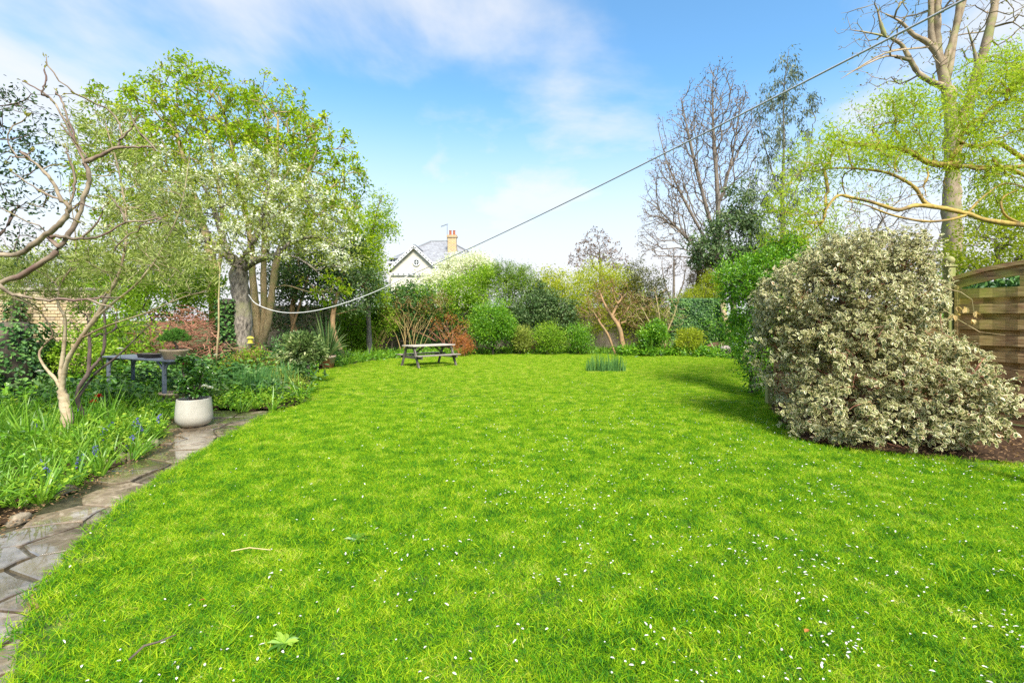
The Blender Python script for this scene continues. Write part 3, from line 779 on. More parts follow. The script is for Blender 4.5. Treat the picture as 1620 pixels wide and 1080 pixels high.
#PART4
# ================================================================== HOUSE BEYOND THE WALL
m_slate, nt, b = mat_new('roof_slate')
bt = nt.nodes.new('ShaderNodeTexBrick'); bt.inputs['Scale'].default_value = 1; bt.inputs['Brick Width'].default_value = .3; bt.inputs['Row Height'].default_value = .22
bt.inputs['Mortar Size'].default_value = .012; bt.inputs['Color1'].default_value = (.30, .31, .33, 1); bt.inputs['Color2'].default_value = (.22, .22, .24, 1); bt.inputs['Mortar'].default_value = (.1, .1, .1, 1)
mpn = nt.nodes.new('ShaderNodeMapping'); mpn.inputs['Rotation'].default_value = (R(90), 0, 0); gg = nt.nodes.new('ShaderNodeNewGeometry'); nt.links.new(gg.outputs['Position'], mpn.inputs[0]); nt.links.new(mpn.outputs[0], bt.inputs['Vector'])
nt.links.new(mixf(nt, .4, bt.outputs[0], ramp(nt, [(.35, (.17, .15, .14)), (.65, (.42, .42, .42))], noise(nt, 2, 5))), b.inputs['Base Color']); b.inputs['Roughness'].default_value = .5
m_cream = plain('cream_render', (.66, .60, .49), (.58, .52, .42), 2, .85)
m_white = plain('white_paint', (.7, .7, .68), (.6, .6, .58), 6, .5)
m_chim, nt, b = mat_new('chimney_brick')
bt = nt.nodes.new('ShaderNodeTexBrick'); bt.inputs['Scale'].default_value = 1; bt.inputs['Brick Width'].default_value = .3; bt.inputs['Row Height'].default_value = .13
bt.inputs['Mortar Size'].default_value = .015; bt.inputs['Color1'].default_value = (.52, .33, .10, 1); bt.inputs['Color2'].default_value = (.36, .22, .08, 1); bt.inputs['Mortar'].default_value = (.55, .48, .36, 1)
mpn = nt.nodes.new('ShaderNodeMapping'); mpn.inputs['Rotation'].default_value = (R(90), 0, 0); gg = nt.nodes.new('ShaderNodeNewGeometry'); nt.links.new(gg.outputs['Position'], mpn.inputs[0]); nt.links.new(mpn.outputs[0], bt.inputs['Vector'])
nt.links.new(bt.outputs[0], b.inputs['Base Color'])
m_pot_red = plain('chimney_pot_clay', (.42, .13, .05), (.32, .09, .04), 6, .8)
m_glass = plain('dark_glass', (.05, .06, .07), (.03, .035, .04), 2, .08, 0, .8)
m_lead = plain('lead_flashing', (.35, .36, .37), (.26, .27, .28), 4, .5)
m_dark = plain('dark_metal', (.12, .12, .12), (.08, .08, .08), 6, .5)

Yh = 45.0
hs = empty('house', P(690, 505, Yh) * np.array([1, 1, 0]), 'cream gabled house with slate roof beyond the garden wall', 'house')
def hp(px, py, Y=Yh): return tuple(P(px, py, Y))
def prism(faces_pts, name, m, parent=hs, smooth=False):
    mb = MB(); idx = {}; V = []
    Fs = []
    for f in faces_pts:
        g = []
        for v in f:
            k = tuple(round(float(c), 4) for c in v)
            if k not in idx: idx[k] = len(V); V.append(k)
            g.append(idx[k])
        Fs.append(tuple(g))
    mb.add(V, Fs); return mb.build(name, m, parent)
def xz(px, py): q = P(px, py, Yh); return q[0], q[2]
# main block: box, hipped roof
xL, zE = xz(608, 426)[0], xz(608, 408)[1]; xR = xz(764, 0)[0]; yF, yB = Yh + 1.6, Yh + 12
zE = xz(0, 412)[1]; zR = 1.6 + (505 - 381) / F * (Yh + 6.5)
MB().box(((xL + xR) / 2, (yF + yB) / 2, zE / 2), (xR - xL, yB - yF, zE)).build('wall', m_cream, hs)
rx0, rx1, ry = xL + 3.2, xR - 4.0, (yF + yB) / 2
o_ = .35
A_, B_, C_, D_ = (xL - o_, yF - o_, zE), (xR + o_, yF - o_, zE), (xR + o_, yB + o_, zE), (xL - o_, yB + o_, zE)
E_, G_ = (rx0, ry, zR), (rx1, ry, zR)
roof = prism([(A_, B_, G_, E_), (B_, C_, G_), (C_, D_, E_, G_), (D_, A_, E_), (A_, D_, C_, B_)], 'roof', m_slate)
rd = MB()
for u, v in ((E_, G_), (A_, E_), (B_, G_)): rd.bar(np.array(u) + [0, -.02, .05], np.array(v) + [0, -.02, .05], .16, .10)
rd.build('ridge', m_lead, roof)
MB().box(((xL + xR) / 2, yF - o_ - .03, zE - .06), (xR - xL + .7, .1, .16)).build('gutter', m_white, hs)
# gable in front
gl, gr, gp_ = xz(629, 418), xz(699, 424), xz(655.5, 392)
gx = gp_[0]; half = (gr[0] - gl[0]) / 2 + .1; gz = gp_[1]; ge = gz - half * .93; zc_ = 2.0
def gpt(x, z, y): return (x, y, z)
y0 = Yh
gw = prism([(gpt(gx - half, zc_ - 2, y0), gpt(gx + half, zc_ - 2, y0), gpt(gx + half, ge, y0), gpt(gx, gz, y0), gpt(gx - half, ge, y0)),
            (gpt(gx + half, 0, y0), gpt(gx + half, 0, yF + 3), gpt(gx + half, ge, yF + 3), gpt(gx + half, ge, y0)),
            (gpt(gx - half, 0, y0), gpt(gx - half, ge, y0), gpt(gx - half, ge, yF + 3), gpt(gx - half, 0, yF + 3))], 'gable_wall', m_cream)
ov = .32; k_ = .93
def roofside(s):
    a = (gx, y0 - .25, gz + .22); c = (gx + s * (half + ov), y0 - .25, ge - ov * k_ + .22); d_ = (gx + s * (half + ov), yF + 4.5, ge - ov * k_ + .22); e2 = (gx, yF + 4.5, gz + .22)
    lo = [(q[0], q[1], q[2] - .12) for q in (a, c, d_, e2)]
    return [(a, c, d_, e2), (lo[0], lo[3], lo[2], lo[1]), (a, lo[0], lo[1], c), (c, lo[1], lo[2], d_)]
gr_ = prism(roofside(-1) + roofside(1), 'gable_roof', m_slate)
rr = MB(); rr.bar((gx, y0 - .2, gz + .26), (gx, yF + 4.2, gz + .26), .18, .1); rr.build('ridge', m_lead, gr_)
for s_ in (-1, 1):
    mb = MB(); a = np.array([gx, y0 - .31, gz + .10]); c = np.array([gx + s_ * (half + ov), y0 - .31, ge - ov * k_ + .10])
    mb.bar(a, c, .05, .26); bg = mb.build('bargeboard', m_white, hs)
    mb = MB(); n = 10
    for i in range(n):
        q = a + (c - a) * (i + .6) / n; mb.box(q + [0, -.03, -.02], (.12, .02, .12), M=Matrix.Rotation(R(45), 4, 'Y'))
    mb.build('trefoil_frieze', m_dark, bg)['kind'] = 'stuff'
mb = MB(); zb_ = xz(0, 434)[1]; mb.box((gx, y0 - .1, zb_), (2 * half + .2, .14, .22)); bb = mb.build('string_course', m_white, hs)
mb = MB()
for i in range(9): mb.box((gx - half + (i + .5) * 2 * half / 9, y0 - .18, zb_), (.2, .02, .10))
mb.build('trefoil_frieze', m_dark, bb)['kind'] = 'stuff'
wx, wz = xz(659, 415)
M90 = Matrix.Rotation(R(90), 4, 'X')
def ringmesh(ro, ri, y, c, n=28, d=.1):
    mb = MB(); V = []; Fs = []
    for r, yy in ((ro, y - d), (ri, y - d), (ri, y), (ro, y)):
        for k in range(n): a = 2 * math.pi * k / n; V.append((c[0] + r * math.cos(a), yy, c[1] + r * math.sin(a)))
    for j in range(4):
        for k in range(n): Fs.append((j * n + k, j * n + (k + 1) % n, ((j + 1) % 4) * n + (k + 1) % n, ((j + 1) % 4) * n + k))
    mb.add(V, Fs); return mb
wf = ringmesh(.34, .24, y0 - .01, (wx, wz)).build('round_window', m_white, hs)
mb = MB(); V = [(wx + .24 * math.cos(2 * math.pi * k / 24), y0 - .03, wz + .24 * math.sin(2 * math.pi * k / 24)) for k in range(24)]; mb.add(V, [tuple(range(24))]); mb.build('pane', m_glass, wf)
mb = MB(); mb.box((wx, y0 - .06, wz), (.05, .03, .48)); mb.box((wx, y0 - .063, wz), (.48, .03, .05)); mb.build('glazing_bar', m_white, wf)
# dormer on the left
dx0, dx1 = xz(616, 0)[0], xz(634, 0)[0]; dz0, dz1 = xz(0, 430)[1], xz(0, 407)[1]; dxc = (dx0 + dx1) / 2
dm = empty('dormer', (0, 0, 0)); dm.parent = hs; dm.location = -hs.location
MB().box((dxc, yF + 1, (dz0 + dz1) / 2), (dx1 - dx0, 2.6, dz1 - dz0)).build('cheek', m_white, dm)
MB().box((dxc, yF - .32, (dz0 + dz1) / 2), (dx1 - dx0 - .16, .03, dz1 - dz0 - .15)).build('pane', m_glass, dm)
mb = MB()
for i in range(5): mb.box((dx0 + (dx1 - dx0) * i / 4, yF - .36, (dz0 + dz1) / 2), (.055, .05, dz1 - dz0))
for i in range(4): mb.box((dxc, yF - .363, dz0 + (dz1 - dz0) * i / 3), (dx1 - dx0, .05, .05))
mb.build('window_frame', m_white, dm)
prism([((dx0 - .3, yF - .6, dz1 + .05), (dx1 + .3, yF - .6, dz1 + .05), (dx1 + .1, yF + 2.6, dz1 + .75), (dx0 - .1, yF + 2.6, dz1 + .75)), ((dx0 - .3, yF - .6, dz1 + .03), (dx0 - .1, yF + 2.6, dz1 - .3), (dx1 + .1, yF + 2.6, dz1 - .3), (dx1 + .3, yF - .6, dz1 + .03))], 'dormer_roof', m_slate, dm)
# chimney
cxm, czb, czt = xz(715.5, 0)[0], zR - 3.2, 1.6 + (505 - 373) / F * (Yh + 4); sx_ = (Yh + 4) / Yh; cxm *= sx_
ch = MB().box((cxm, Yh + 4, (czb + czt) / 2), (.86, .6, czt - czb)).build('chimney', m_chim, hs)
MB().box((cxm, Yh + 4, czt - .13), (1.06, .78, .12)).box((cxm, Yh + 4, czt - .02), (.96, .7, .12)).build('oversailing_course', m_chim, ch)
for s_ in (-1, 1): MB().lathe([(.13, 0), (.15, .03), (.12, .08), (.115, .42), (.14, .46), (.13, .5)], 14, (cxm + s_ * .19, Yh + 4, czt + .04)).build('chimney_pot', m_pot_red, ch)
an = MB(); ax_, az = (707 - 810) / F * (Yh + 4), 1.6 + (505 - 354.5) / F * (Yh + 4)
an.tube([(ax_, Yh + 4.2, czt - 1.2), (ax_, Yh + 4.2, az)], .025, 5); an.tube([(ax_ + .1, Yh + 4.2, az + .05), (ax_ - .65, Yh + 4.2, az - .22)], .025, 5)
for i in range(7): q = np.array([ax_ - .1 - .08 * i, Yh + 4.2, az - .02 - .03 * i]); an.tube([q - [.02, .0, .09], q + [.02, 0, .09]], .012, 4)
an.build('aerial', m_dark, hs)
#PART5
# ================================================================== BARKS AND LEAVES
bk_grey = barkmat('bark_grey', (.10, .085, .07), (.26, .22, .18))
bk_pear = barkmat('bark_rough_pear', (.03, .024, .018), (.40, .33, .26), (.24, .22, .12), (13, 13, 6), .95, 1.0, .05)
bk_warmgrey = barkmat('bark_warm_grey', (.13, .10, .075), (.32, .26, .20))
bk_tan = barkmat('bark_tan', (.28, .19, .09), (.48, .36, .19), (.22, .22, .07))
bk_fig = barkmat('bark_fig', (.10, .07, .045), (.36, .28, .18), (.16, .09, .07), (10, 10, 10), .8, .5, .006)
bk_olive = barkmat('bark_olive', (.30, .22, .12), (.55, .44, .28), (.25, .16, .09), (8, 8, 20), .8, .5, .01)
bk_plane = barkmat('bark_plane', (.44, .34, .24), (.72, .60, .46), (.56, .44, .29), (2.2, 2.2, 1.2), .9, .5, .02)
bk_plane_up = barkmat('bark_plane_limb', (.17, .12, .07), (.42, .32, .21), (.26, .26, .09), (4, 4, 3), .9, .5, .02)
bk_gold = barkmat('bark_golden', (.26, .16, .03), (.50, .35, .08), (.16, .10, .05), (10, 10, 10), .7, .5, .01)
bk_purple = barkmat('bark_purple_brown', (.08, .055, .05), (.22, .15, .12))
bk_dark = barkmat('bark_dark', (.045, .035, .028), (.12, .09, .06))
bk_orange = barkmat('bark_orange', (.24, .13, .06), (.42, .26, .12), (.22, .16, .08))
bk_red = barkmat('twig_red_brown', (.20, .07, .04), (.42, .18, .11), (.45, .28, .17), (6, 6, 6))
bk_stem = barkmat('stem_yellow_brown', (.22, .13, .05), (.48, .33, .13), (.22, .24, .06))
L_ = leafmat
lf_chest = L_('leaf_fresh_green', [(0, (.08, .17, .006)), (.4, (.26, .40, .010)), (.75, (.44, .53, .015)), (1, (.56, .57, .05))], .5, .42)
lf_bud = L_('leaf_bud_ochre', [(0, (.20, .15, .04)), (1, (.38, .38, .08))], .6, .35)
lf_bloss = L_('blossom_white', [(0, (.50, .56, .22)), (.4, (.80, .80, .58)), (1, (.90, .89, .84))], .6, .35, gain=1.0)
lf_pearleaf = L_('leaf_pear', [(0, (.12, .17, .01)), (1, (.46, .50, .10))], .5, .35)
lf_olive = L_('leaf_silver_green', [(0, (.10, .15, .02)), (.5, (.27, .33, .06)), (1, (.54, .56, .22))], .45, .25)
lf_dark = L_('leaf_dark_green', [(0, (.018, .045, .014)), (.6, (.05, .10, .025)), (1, (.13, .20, .05))], .35, .15, .6)
lf_holm = L_('leaf_glossy_grey_green', [(0, (.035, .08, .02)), (.6, (.10, .17, .05)), (1, (.28, .36, .13))], .45, .18, .3)
lf_ivy = L_('leaf_ivy', [(0, (.02, .06, .015)), (.55, (.06, .15, .03)), (1, (.16, .29, .06))], .5, .15, .3)
lf_bright = L_('leaf_bright_hedge', [(0, (.04, .13, .010)), (.5, (.14, .32, .014)), (1, (.34, .52, .03))], .38, .32, .5)
lf_spring = L_('leaf_spring', [(0, (.08, .19, .01)), (.5, (.24, .40, .02)), (1, (.44, .54, .06))], .5, .4)
lf_yell = L_('leaf_yellow_green', [(0, (.17, .22, .012)), (.5, (.34, .40, .02)), (1, (.52, .52, .05))], .5, .45)
lf_willow = L_('leaf_willow_lime', [(0, (.20, .30, .012)), (.5, (.38, .48, .025)), (1, (.56, .60, .07))], .5, .5)
lf_varieg = L_('leaf_pale_variegated', [(0, (.18, .24, .07)), (.5, (.42, .47, .18)), (1, (.68, .68, .42))], .45, .25)
lf_euc = L_('leaf_eucalyptus', [(0, (.06, .09, .04)), (.6, (.14, .17, .09)), (1, (.32, .34, .22))], .4, .15)
lf_bronze = L_('leaf_bronze', [(0, (.12, .08, .03)), (.5, (.26, .15, .05)), (1, (.36, .30, .08))], .55, .3)
lf_rust = L_('leaf_rust', [(0, (.24, .07, .02)), (.5, (.45, .16, .04)), (1, (.55, .28, .08))], .6, .3)
lf_brown = L_('leaf_dry_brown', [(0, (.14, .08, .04)), (1, (.42, .26, .13))], .7, .25)
lf_conif = L_('needle_green', [(0, (.06, .14, .012)), (.6, (.20, .32, .02)), (1, (.38, .46, .06))], .6, .25)
lf_magn = L_('leaf_magnolia', [(0, (.05, .10, .03)), (.6, (.14, .21, .07)), (1, (.36, .40, .20))], .45, .2, .35)
lf_pine = L_('needle_pine', [(0, (.04, .14, .02)), (1, (.20, .40, .05))], .6, .2)
lf_budp = L_('bud_purple', [(0, (.14, .09, .07)), (1, (.34, .24, .18))], .7, .1)
lf_strap = L_('leaf_strap', [(0, (.05, .15, .012)), (.5, (.16, .34, .02)), (1, (.36, .52, .06))], .38, .35, .5)
lf_blue = L_('leaf_blue_green', [(0, (.04, .13, .03)), (1, (.20, .38, .10))], .4, .3, .5)
lf_mott = L_('leaf_mottled', [(0, (.035, .07, .02)), (.5, (.13, .20, .05)), (.8, (.30, .36, .12)), (1, (.62, .60, .34))], .35, .2)
# variegated leaf: olive-green blade with cream margin
m_var, nt, b = mat_new('variegated_leaf')
a1 = nt.nodes.new('ShaderNodeAttribute'); a1.attribute_name = 'margin'; a2 = nt.nodes.new('ShaderNodeAttribute'); a2.attribute_name = 'tint'
gr1 = ramp(nt, [(0, (.045, .075, .015)), (.6, (.14, .18, .035)), (.9, (.28, .29, .08)), (1, (.34, .15, .05))], a2.outputs['Fac'])
cr1 = ramp(nt, [(0, (.40, .33, .12)), (.5, (.63, .54, .27)), (1, (.84, .76, .50))], a2.outputs['Fac'])
cc = mixf(nt, a1.outputs['Fac'], gr1, cr1); nt.links.new(cc, b.inputs['Base Color']); b.inputs['Roughness'].default_value = .35; b.inputs['Specular IOR Level'].default_value = .5
tr = nt.nodes.new('ShaderNodeBsdfTranslucent'); nt.links.new(cc, tr.inputs[0]); mx = nt.nodes.new('ShaderNodeMixShader'); mx.inputs[0].default_value = .2
nt.links.new(b.outputs[0], mx.inputs[1]); nt.links.new(tr.outputs[0], mx.inputs[2]); nt.links.new(mx.outputs[0], nt.nodes['Material Output'].inputs[0])

def g0(px, Y): q = P(px, HZ, Y); return np.array([q[0], Y, -.05])
def PT(Y, *pts):
    """polyline from picture points, all at distance Y unless a third number changes it"""
    return [P(q[0], q[1], q[2] if len(q) > 2 else Y) for q in pts]

# ================================================================== TREES, LEFT SIDE
# bare fig limbs reaching in from the left
fig_base = np.array([-6.0, 4.6, 0.0])
fs = [([fig_base, [-5.95, 4.55, .7], [-5.7, 4.45, 1.35], P(-20, 458, 4.25), P(40, 432, 4.2), P(88, 398, 4.2), P(115, 362, 4.25), P(133, 312, 4.3), P(141, 278, 4.3), P(128, 245, 4.3), P(108, 205, 4.35), P(88, 165, 4.4), P(66, 145, 4.4), P(35, 128, 4.4)], .027, .005),
      ([[-5.7, 4.45, 1.35], P(-40, 420, 4.0), P(30, 402, 3.95), P(72, 372, 3.9), P(98, 352, 3.9), P(108, 330, 3.9), P(98, 318, 3.9), P(60, 300, 3.9), P(20, 272, 3.9)], .020, .004),
      (PT(3.9, (98, 318), (85, 290), (60, 262), (32, 240)), .014, .005),
      (PT(3.9, (108, 328), (117, 300), (115, 270), (108, 245), (104, 232)), .012, .006),
      ([[-5.7, 4.45, 1.35], P(-30, 455, 3.7), P(20, 466, 3.7), P(60, 472, 3.7), P(110, 474, 3.7), P(145, 476, 3.7), P(182, 488, 3.7)], .016, .006),
      (PT(4.2, (72, 372), (100, 375), (126, 378), (160, 374), (198, 352), (225, 350), (262, 342)), .016, .006),
      (PT(4.2, (126, 378), (150, 358), (168, 324)), .010, .006),
      (PT(4.2, (198, 352), (190, 330), (175, 312)), .010, .005),
      (PT(4.3, (137, 256), (160, 245), (185, 234), (215, 233), (238, 233)), .020, .007),
      (PT(4.3, (186, 234), (192, 215), (188, 195), (178, 180)), .010, .007),
      (PT(4.3, (190, 222), (206, 205), (219, 184)), .011, .006),
      (PT(4.3, (120, 225), (108, 190), (98, 160), (88, 145)), .010, .007),
      (PT(4.35, (66, 150), (72, 130), (70, 108)), .010, .006),
      (PT(4.3, (138, 250), (120, 225), (105, 208), (96, 195)), .008, .005),
      (PT(3.7, (145, 476), (158, 470), (170, 462)), .006, .004),
      (PT(4.0, (104, 340), (125, 322), (122, 330)), .006, .004)]
fa_ = []
for q in (PT(4.0, (18, 228), (10, 252), (48, 322), (92, 260), (30, 250), (70, 330), (130, 352), (148, 330), (205, 180), (220, 212), (245, 240), (96, 130), (75, 96), (104, 148), (40, 182), (52, 240), (82, 300), (5, 330), (208, 372), (235, 356), (180, 398), (60, 490), (190, 470))): fa_.append(q)
plant('fig_tree', 'bare pale barked tree whose crooked limbs reach in at the left edge', 'tree', fig_base, fs, [], 0, .034, .006, bk_fig,
      [dict(n=240, L=.04, W=.016, per=2, clump=.006, mat=lf_bud, name='buds', rl=.02, nostem=False, tipw=20, along=1.5, spread=.3)], att=np.array(fa_), step=.08, bias=.1, wig=.12, thr=.012, rise=-.1, swig=.004)

# small dark leaved tree in the upper left corner
hb = np.array([-7.2, 5.2, 0.])
plant('evergreen_tree', 'thin dark leaved tree in the upper left corner behind the bare limbs', 'tree', hb,
      [([hb, hb + [.1, 0, 1.2], hb + [.3, .1, 2.4], hb + [.2, .1, 3.6], hb + [.5, .1, 4.6]], .06, .015)],
      [B(20, 175, 5.2, 60, 50, .6), B(30, 280, 5.2, 55, 70, .6), B(-60, 200, 5.3, 60, 120, .8), B(20, 380, 5.6, 60, 40, .6)], 220, .045, .003, bk_purple,
      dict(n=2600, L=.045, W=.02, per=9, clump=.05, mat=lf_dark, shape='oval', along=.8), step=.12, wig=.12, bias=.25)

# olive with forked pale trunk in the left bed
ob = G(100, 700)
st = [([ob - [0, 0, .05], P(106, 668, 6.35), P(103, 640, 6.4), P(98, 618, 6.4)], .072, .055),
      ([P(98, 618, 6.4), P(88, 600, 6.4), P(72, 582, 6.4), P(62, 562, 6.45), P(70, 545, 6.5), P(90, 530, 6.5), P(130, 508, 6.4)], .024, .008),
      ([P(98, 618, 6.4), P(96, 590, 6.4), P(100, 560, 6.4), P(103, 525, 6.4), P(102, 500, 6.4), P(92, 480, 6.4), P(96, 450, 6.4), P(120, 400, 6.4), P(110, 300, 6.3)], .028, .005),
      ([P(98, 618, 6.4), P(102, 590, 6.35), P(108, 568, 6.3), P(128, 535, 6.25), P(150, 505, 6.2), P(180, 478, 6.15), P(215, 450, 6.1), P(250, 405, 6.0), P(285, 330, 6.0), P(300, 250, 6)], .028, .004),
      ([P(150, 505, 6.2), P(185, 440, 6.2), P(200, 370, 6.2), P(190, 280, 6.2), P(165, 190, 6.2)], .02, .006),
      ([P(128, 535, 6.25), P(170, 515, 6.1), P(230, 495, 6.0), P(290, 470, 5.9), P(330, 460, 5.8)], .014, .005)]
oblobs = [B(190, 250, 6.3, 55, 70, .7), B(250, 330, 6.1, 70, 60, .7), B(210, 400, 6.2, 90, 50, .8), B(120, 440, 6.5, 110, 45, .8), B(280, 430, 5.9, 50, 40, .6), B(165, 190, 6.2, 25, 40, .3), B(60, 460, 6.6, 70, 45, .5)]
plant('olive_tree', 'forked pale trunked tree with narrow silver green leaves in the left bed', 'tree', ob, st, oblobs, 420, .034, .0026, bk_olive,
      dict(n=11000, L=.08, W=.015, per=10, clump=.05, mat=lf_olive, along=1.0, spread=.45, up=.3), step=.12, bias=.35, wig=.08, thr=.02)
# reddish stemmed shrub beside it
sb = G(114, 690) + [0.02, .35, 0]
plant('purple_stemmed_shrub', 'thin reddish brown stems leaning right just behind the forked pale trunk', 'shrub', sb,
      [([sb - [0, 0, .05], P(122, 630, 6.7), P(140, 590, 6.7), P(162, 560, 6.7), P(166, 520, 6.7), P(163, 470, 6.7)], .03, .012),
       ([P(122, 630, 6.7), P(150, 592, 6.8), P(180, 568, 6.8), P(205, 545, 6.8), P(235, 515, 6.8)], .02, .007),
       ([P(140, 590, 6.7), P(142, 545, 6.7), P(138, 500, 6.7)], .014, .006)],
      [B(180, 500, 6.9, 65, 45, .5)], 60, .03, .003, bk_purple, dict(n=700, L=.05, W=.02, per=6, clump=.05, mat=lf_spring), step=.1, wig=.1)

# great green tree behind, several tan trunks
cb = g0(415, 17.6)
cst = [([cb, P(412, 545, 17.6), P(405, 500, 17.6), P(400, 440, 17.7), P(395, 370, 17.8), P(380, 300, 18), P(360, 200, 18), P(345, 150, 18)], .20, .02),
       ([P(412, 550, 17.6), P(424, 510, 17.4), P(432, 450, 17.3), P(440, 405, 17.2), P(470, 320, 17.2), P(500, 240, 17.5)], .15, .02),
       ([P(412, 550, 17.6), P(418, 505, 17.5), P(417, 440, 17.5), P(420, 370, 17.5), P(435, 280, 17.6), P(440, 190, 17.8)], .14, .02),
       ([g0(343, 18.2), P(341, 520, 18.2), P(336, 450, 18.2), P(332, 400, 18.2), P(310, 320, 18.2), P(285, 230, 18.2), P(270, 180, 18)], .17, .02, 'new'),
       ([P(336, 450, 18.2), P(350, 400, 18.2), P(350, 320, 18.3), P(330, 220, 18.5), P(310, 150, 18.5)], .09, .02)]
cblobs = [B(320, 165, 18, 95, 58, 2.4), B(430, 190, 18, 75, 56, 2.2), B(240, 215, 18, 80, 66, 2.2), B(500, 245, 17.6, 62, 60, 2.), B(200, 290, 18, 60, 70, 2.), B(350, 250, 18, 150, 90, 3.), B(530, 330, 17.5, 45, 45, 1.5), B(455, 330, 17, 80, 60, 2), B(250, 360, 18.5, 80, 60, 2), B(310, 122, 18, 34, 20, 1.2), B(180, 430, 18.5, 90, 60, 1.5), B(560, 290, 17.5, 22, 30, .8), B(515, 455, 16.3, 34, 22, .8)]
plant('chestnut_tree', 'tall spreading tree with fresh green leaves and several tan trunks, behind the white blossom', 'tree', cb, cst, cblobs, 1700, .20, .011, bk_tan,
      [dict(n=30000, L=.14, W=.07, per=12, clump=.11, mat=lf_chest, droop=.5, rl=.02, along=.5, tipw=6), dict(n=7000, L=.12, W=.05, per=3, clump=.03, mat=lf_bud, name='buds', rl=.03, tipw=12, along=.6)],
      step=.35, bias=.32, wig=.06, thr=.07, inner=.35)

# old pear in white blossom
pb = G(386, 592) + np.array([0, .3, -.05])
Yp = 14.3
pst = [([pb, P(383, 560, Yp), P(384, 500, Yp), P(378, 440, Yp), P(380, 420, Yp)], .21, .17),
       ([P(380, 420, Yp), P(395, 395, Yp), P(408, 365, Yp), P(420, 320, Yp), P(430, 270, Yp)], .14, .02),
       ([P(380, 420, Yp), P(360, 402, Yp), P(338, 385, Yp - .2), P(300, 372, Yp - .3), P(265, 355, Yp - .4), P(235, 330, Yp - .5)], .13, .03),
       ([P(384, 425, Yp), P(410, 410, Yp - .4), P(435, 405, Yp - .7), P(462, 405, Yp - .9), P(490, 420, Yp - 1), P(512, 440, Yp - 1.1)], .065, .01),
       ([P(435, 405, Yp - .7), P(460, 385, Yp - .7), P(500, 375, Yp - .7), P(540, 395, Yp - .7)], .06, .02),
       ([P(360, 402, Yp), P(345, 350, Yp), P(325, 300, Yp), P(300, 265, Yp)], .08, .02),
       ([P(408, 365, Yp), P(450, 330, Yp - .3), P(490, 310, Yp - .5)], .06, .02)]
pblobs = [B(400, 300, Yp, 110, 65, 1.9), B(300, 300, Yp - .3, 70, 55, 1.6), B(480, 345, Yp - .6, 80, 50, 1.5), B(250, 350, Yp - .5, 70, 50, 1.3), B(540, 400, Yp - .8, 45, 35, 1.0), B(440, 375, Yp - .8, 90, 35, 1.2), B(340, 385, Yp - .8, 75, 32, .9)]
plant('pear_tree', 'old rough barked tree in white blossom holding the washing line', 'tree', pb, pst, pblobs, 750, .24, .006, bk_pear,
      [dict(n=8500, L=.075, W=.065, per=17, clump=.055, mat=lf_bloss, name='blossom', shape='diamond', up=.9, rl=.02, tipw=3),
       dict(n=14000, L=.09, W=.045, per=8, clump=.12, mat=lf_pearleaf, rl=.02)], step=.22, bias=.3, wig=.10, thr=.05)

# bright narrow leaved tree right of it
tb = g0(585, 21.5)
plant('young_green_tree', 'upright fresh green tree to the right of the white blossom, left of the house', 'tree', tb,
      [([tb, P(583, 500, 21.5), P(580, 420, 21.5), P(595, 340, 21.5), P(605, 310, 21.5)], .12, .02)],
      [B(605, 345, 21.5, 23, 42, .8), B(572, 380, 21.5, 38, 56, 1.2), B(562, 430, 21.5, 48, 42, 1.3), B(588, 405, 21.5, 22, 45, 1.), B(590, 462, 21.5, 34, 24, 1.)], 260, .12, .007, bk_grey,
      dict(n=13000, L=.13, W=.05, per=12, clump=.16, mat=lf_chest, up=.3), step=.3, thr=.04)
# dark holly mass under the trees
db = g0(478, 19)
plant('holly_tree', 'dark glossy evergreen filling the shade right of the tan trunks', 'tree', db,
      [([db, P(470, 540, 19), P(462, 490, 19), P(475, 440, 19)], .09, .04), ([g0(450, 18.8), P(455, 545, 18.8), P(478, 470, 18.8), P(490, 430, 19)], .07, .03, 'new'), ([g0(545, 18.6), P(541, 560, 18.6), P(527, 520, 18.7), P(530, 480, 19), P(545, 440, 19)], .11, .03, 'new')],
      [B(500, 440, 19.3, 70, 45, 1.2), B(560, 455, 19.5, 45, 40, 1.), B(455, 440, 19.5, 45, 45, .9), B(520, 395, 19.3, 60, 35, 1.), B(470, 500, 19.9, 55, 35, .6)], 200, .11, .008, bk_orange,
      dict(n=15000, L=.12, W=.06, per=14, clump=.17, mat=lf_holm, fill=.4, shape='oval'), step=.3, thr=.05)
# light green leaves under the big tree and behind the table
mb_ = g0(235, 15.5)
plant('spring_green_shrub', 'light green leafy shrub behind the bonsai stand, under the silver leaved tree', 'shrub', mb_, [([mb_, mb_ + [0, 0, .8], mb_ + [.1, 0, 1.6]], .05, .02)],
      [B(240, 462, 15.5, 80, 26, .8), B(170, 480, 15.3, 70, 50, .9), B(320, 455, 15.8, 45, 25, .7), B(195, 540, 12.8, 60, 30, .8), B(130, 520, 14.5, 50, 50, .6), B(270, 455, 16.8, 85, 34, .7), B(290, 492, 16.2, 75, 26, .5)], 190, .05, .006, bk_dark,
      dict(n=13000, L=.12, W=.055, per=12, clump=.14, mat=lf_spring, fill=.55, bump=.4), step=.25)
pb2 = g0(60, 15.0)
plant('grey_green_shrub', 'grey green bushy growth rising above the brick wall', 'shrub', pb2, [([pb2, pb2 + [0, 0, 1.5], pb2 + [.2, 0, 2.6]], .07, .03)],
      [B(60, 430, 15, 90, 32, .9), B(-30, 440, 15, 60, 45, .9), B(150, 425, 15.5, 60, 35, .9), B(230, 410, 16, 60, 40, .9), B(300, 420, 16.3, 50, 38, .9)], 230, .06, .006, bk_dark,
      dict(n=16000, L=.13, W=.035, per=12, clump=.16, mat=lf_olive, fill=.4), step=.25)
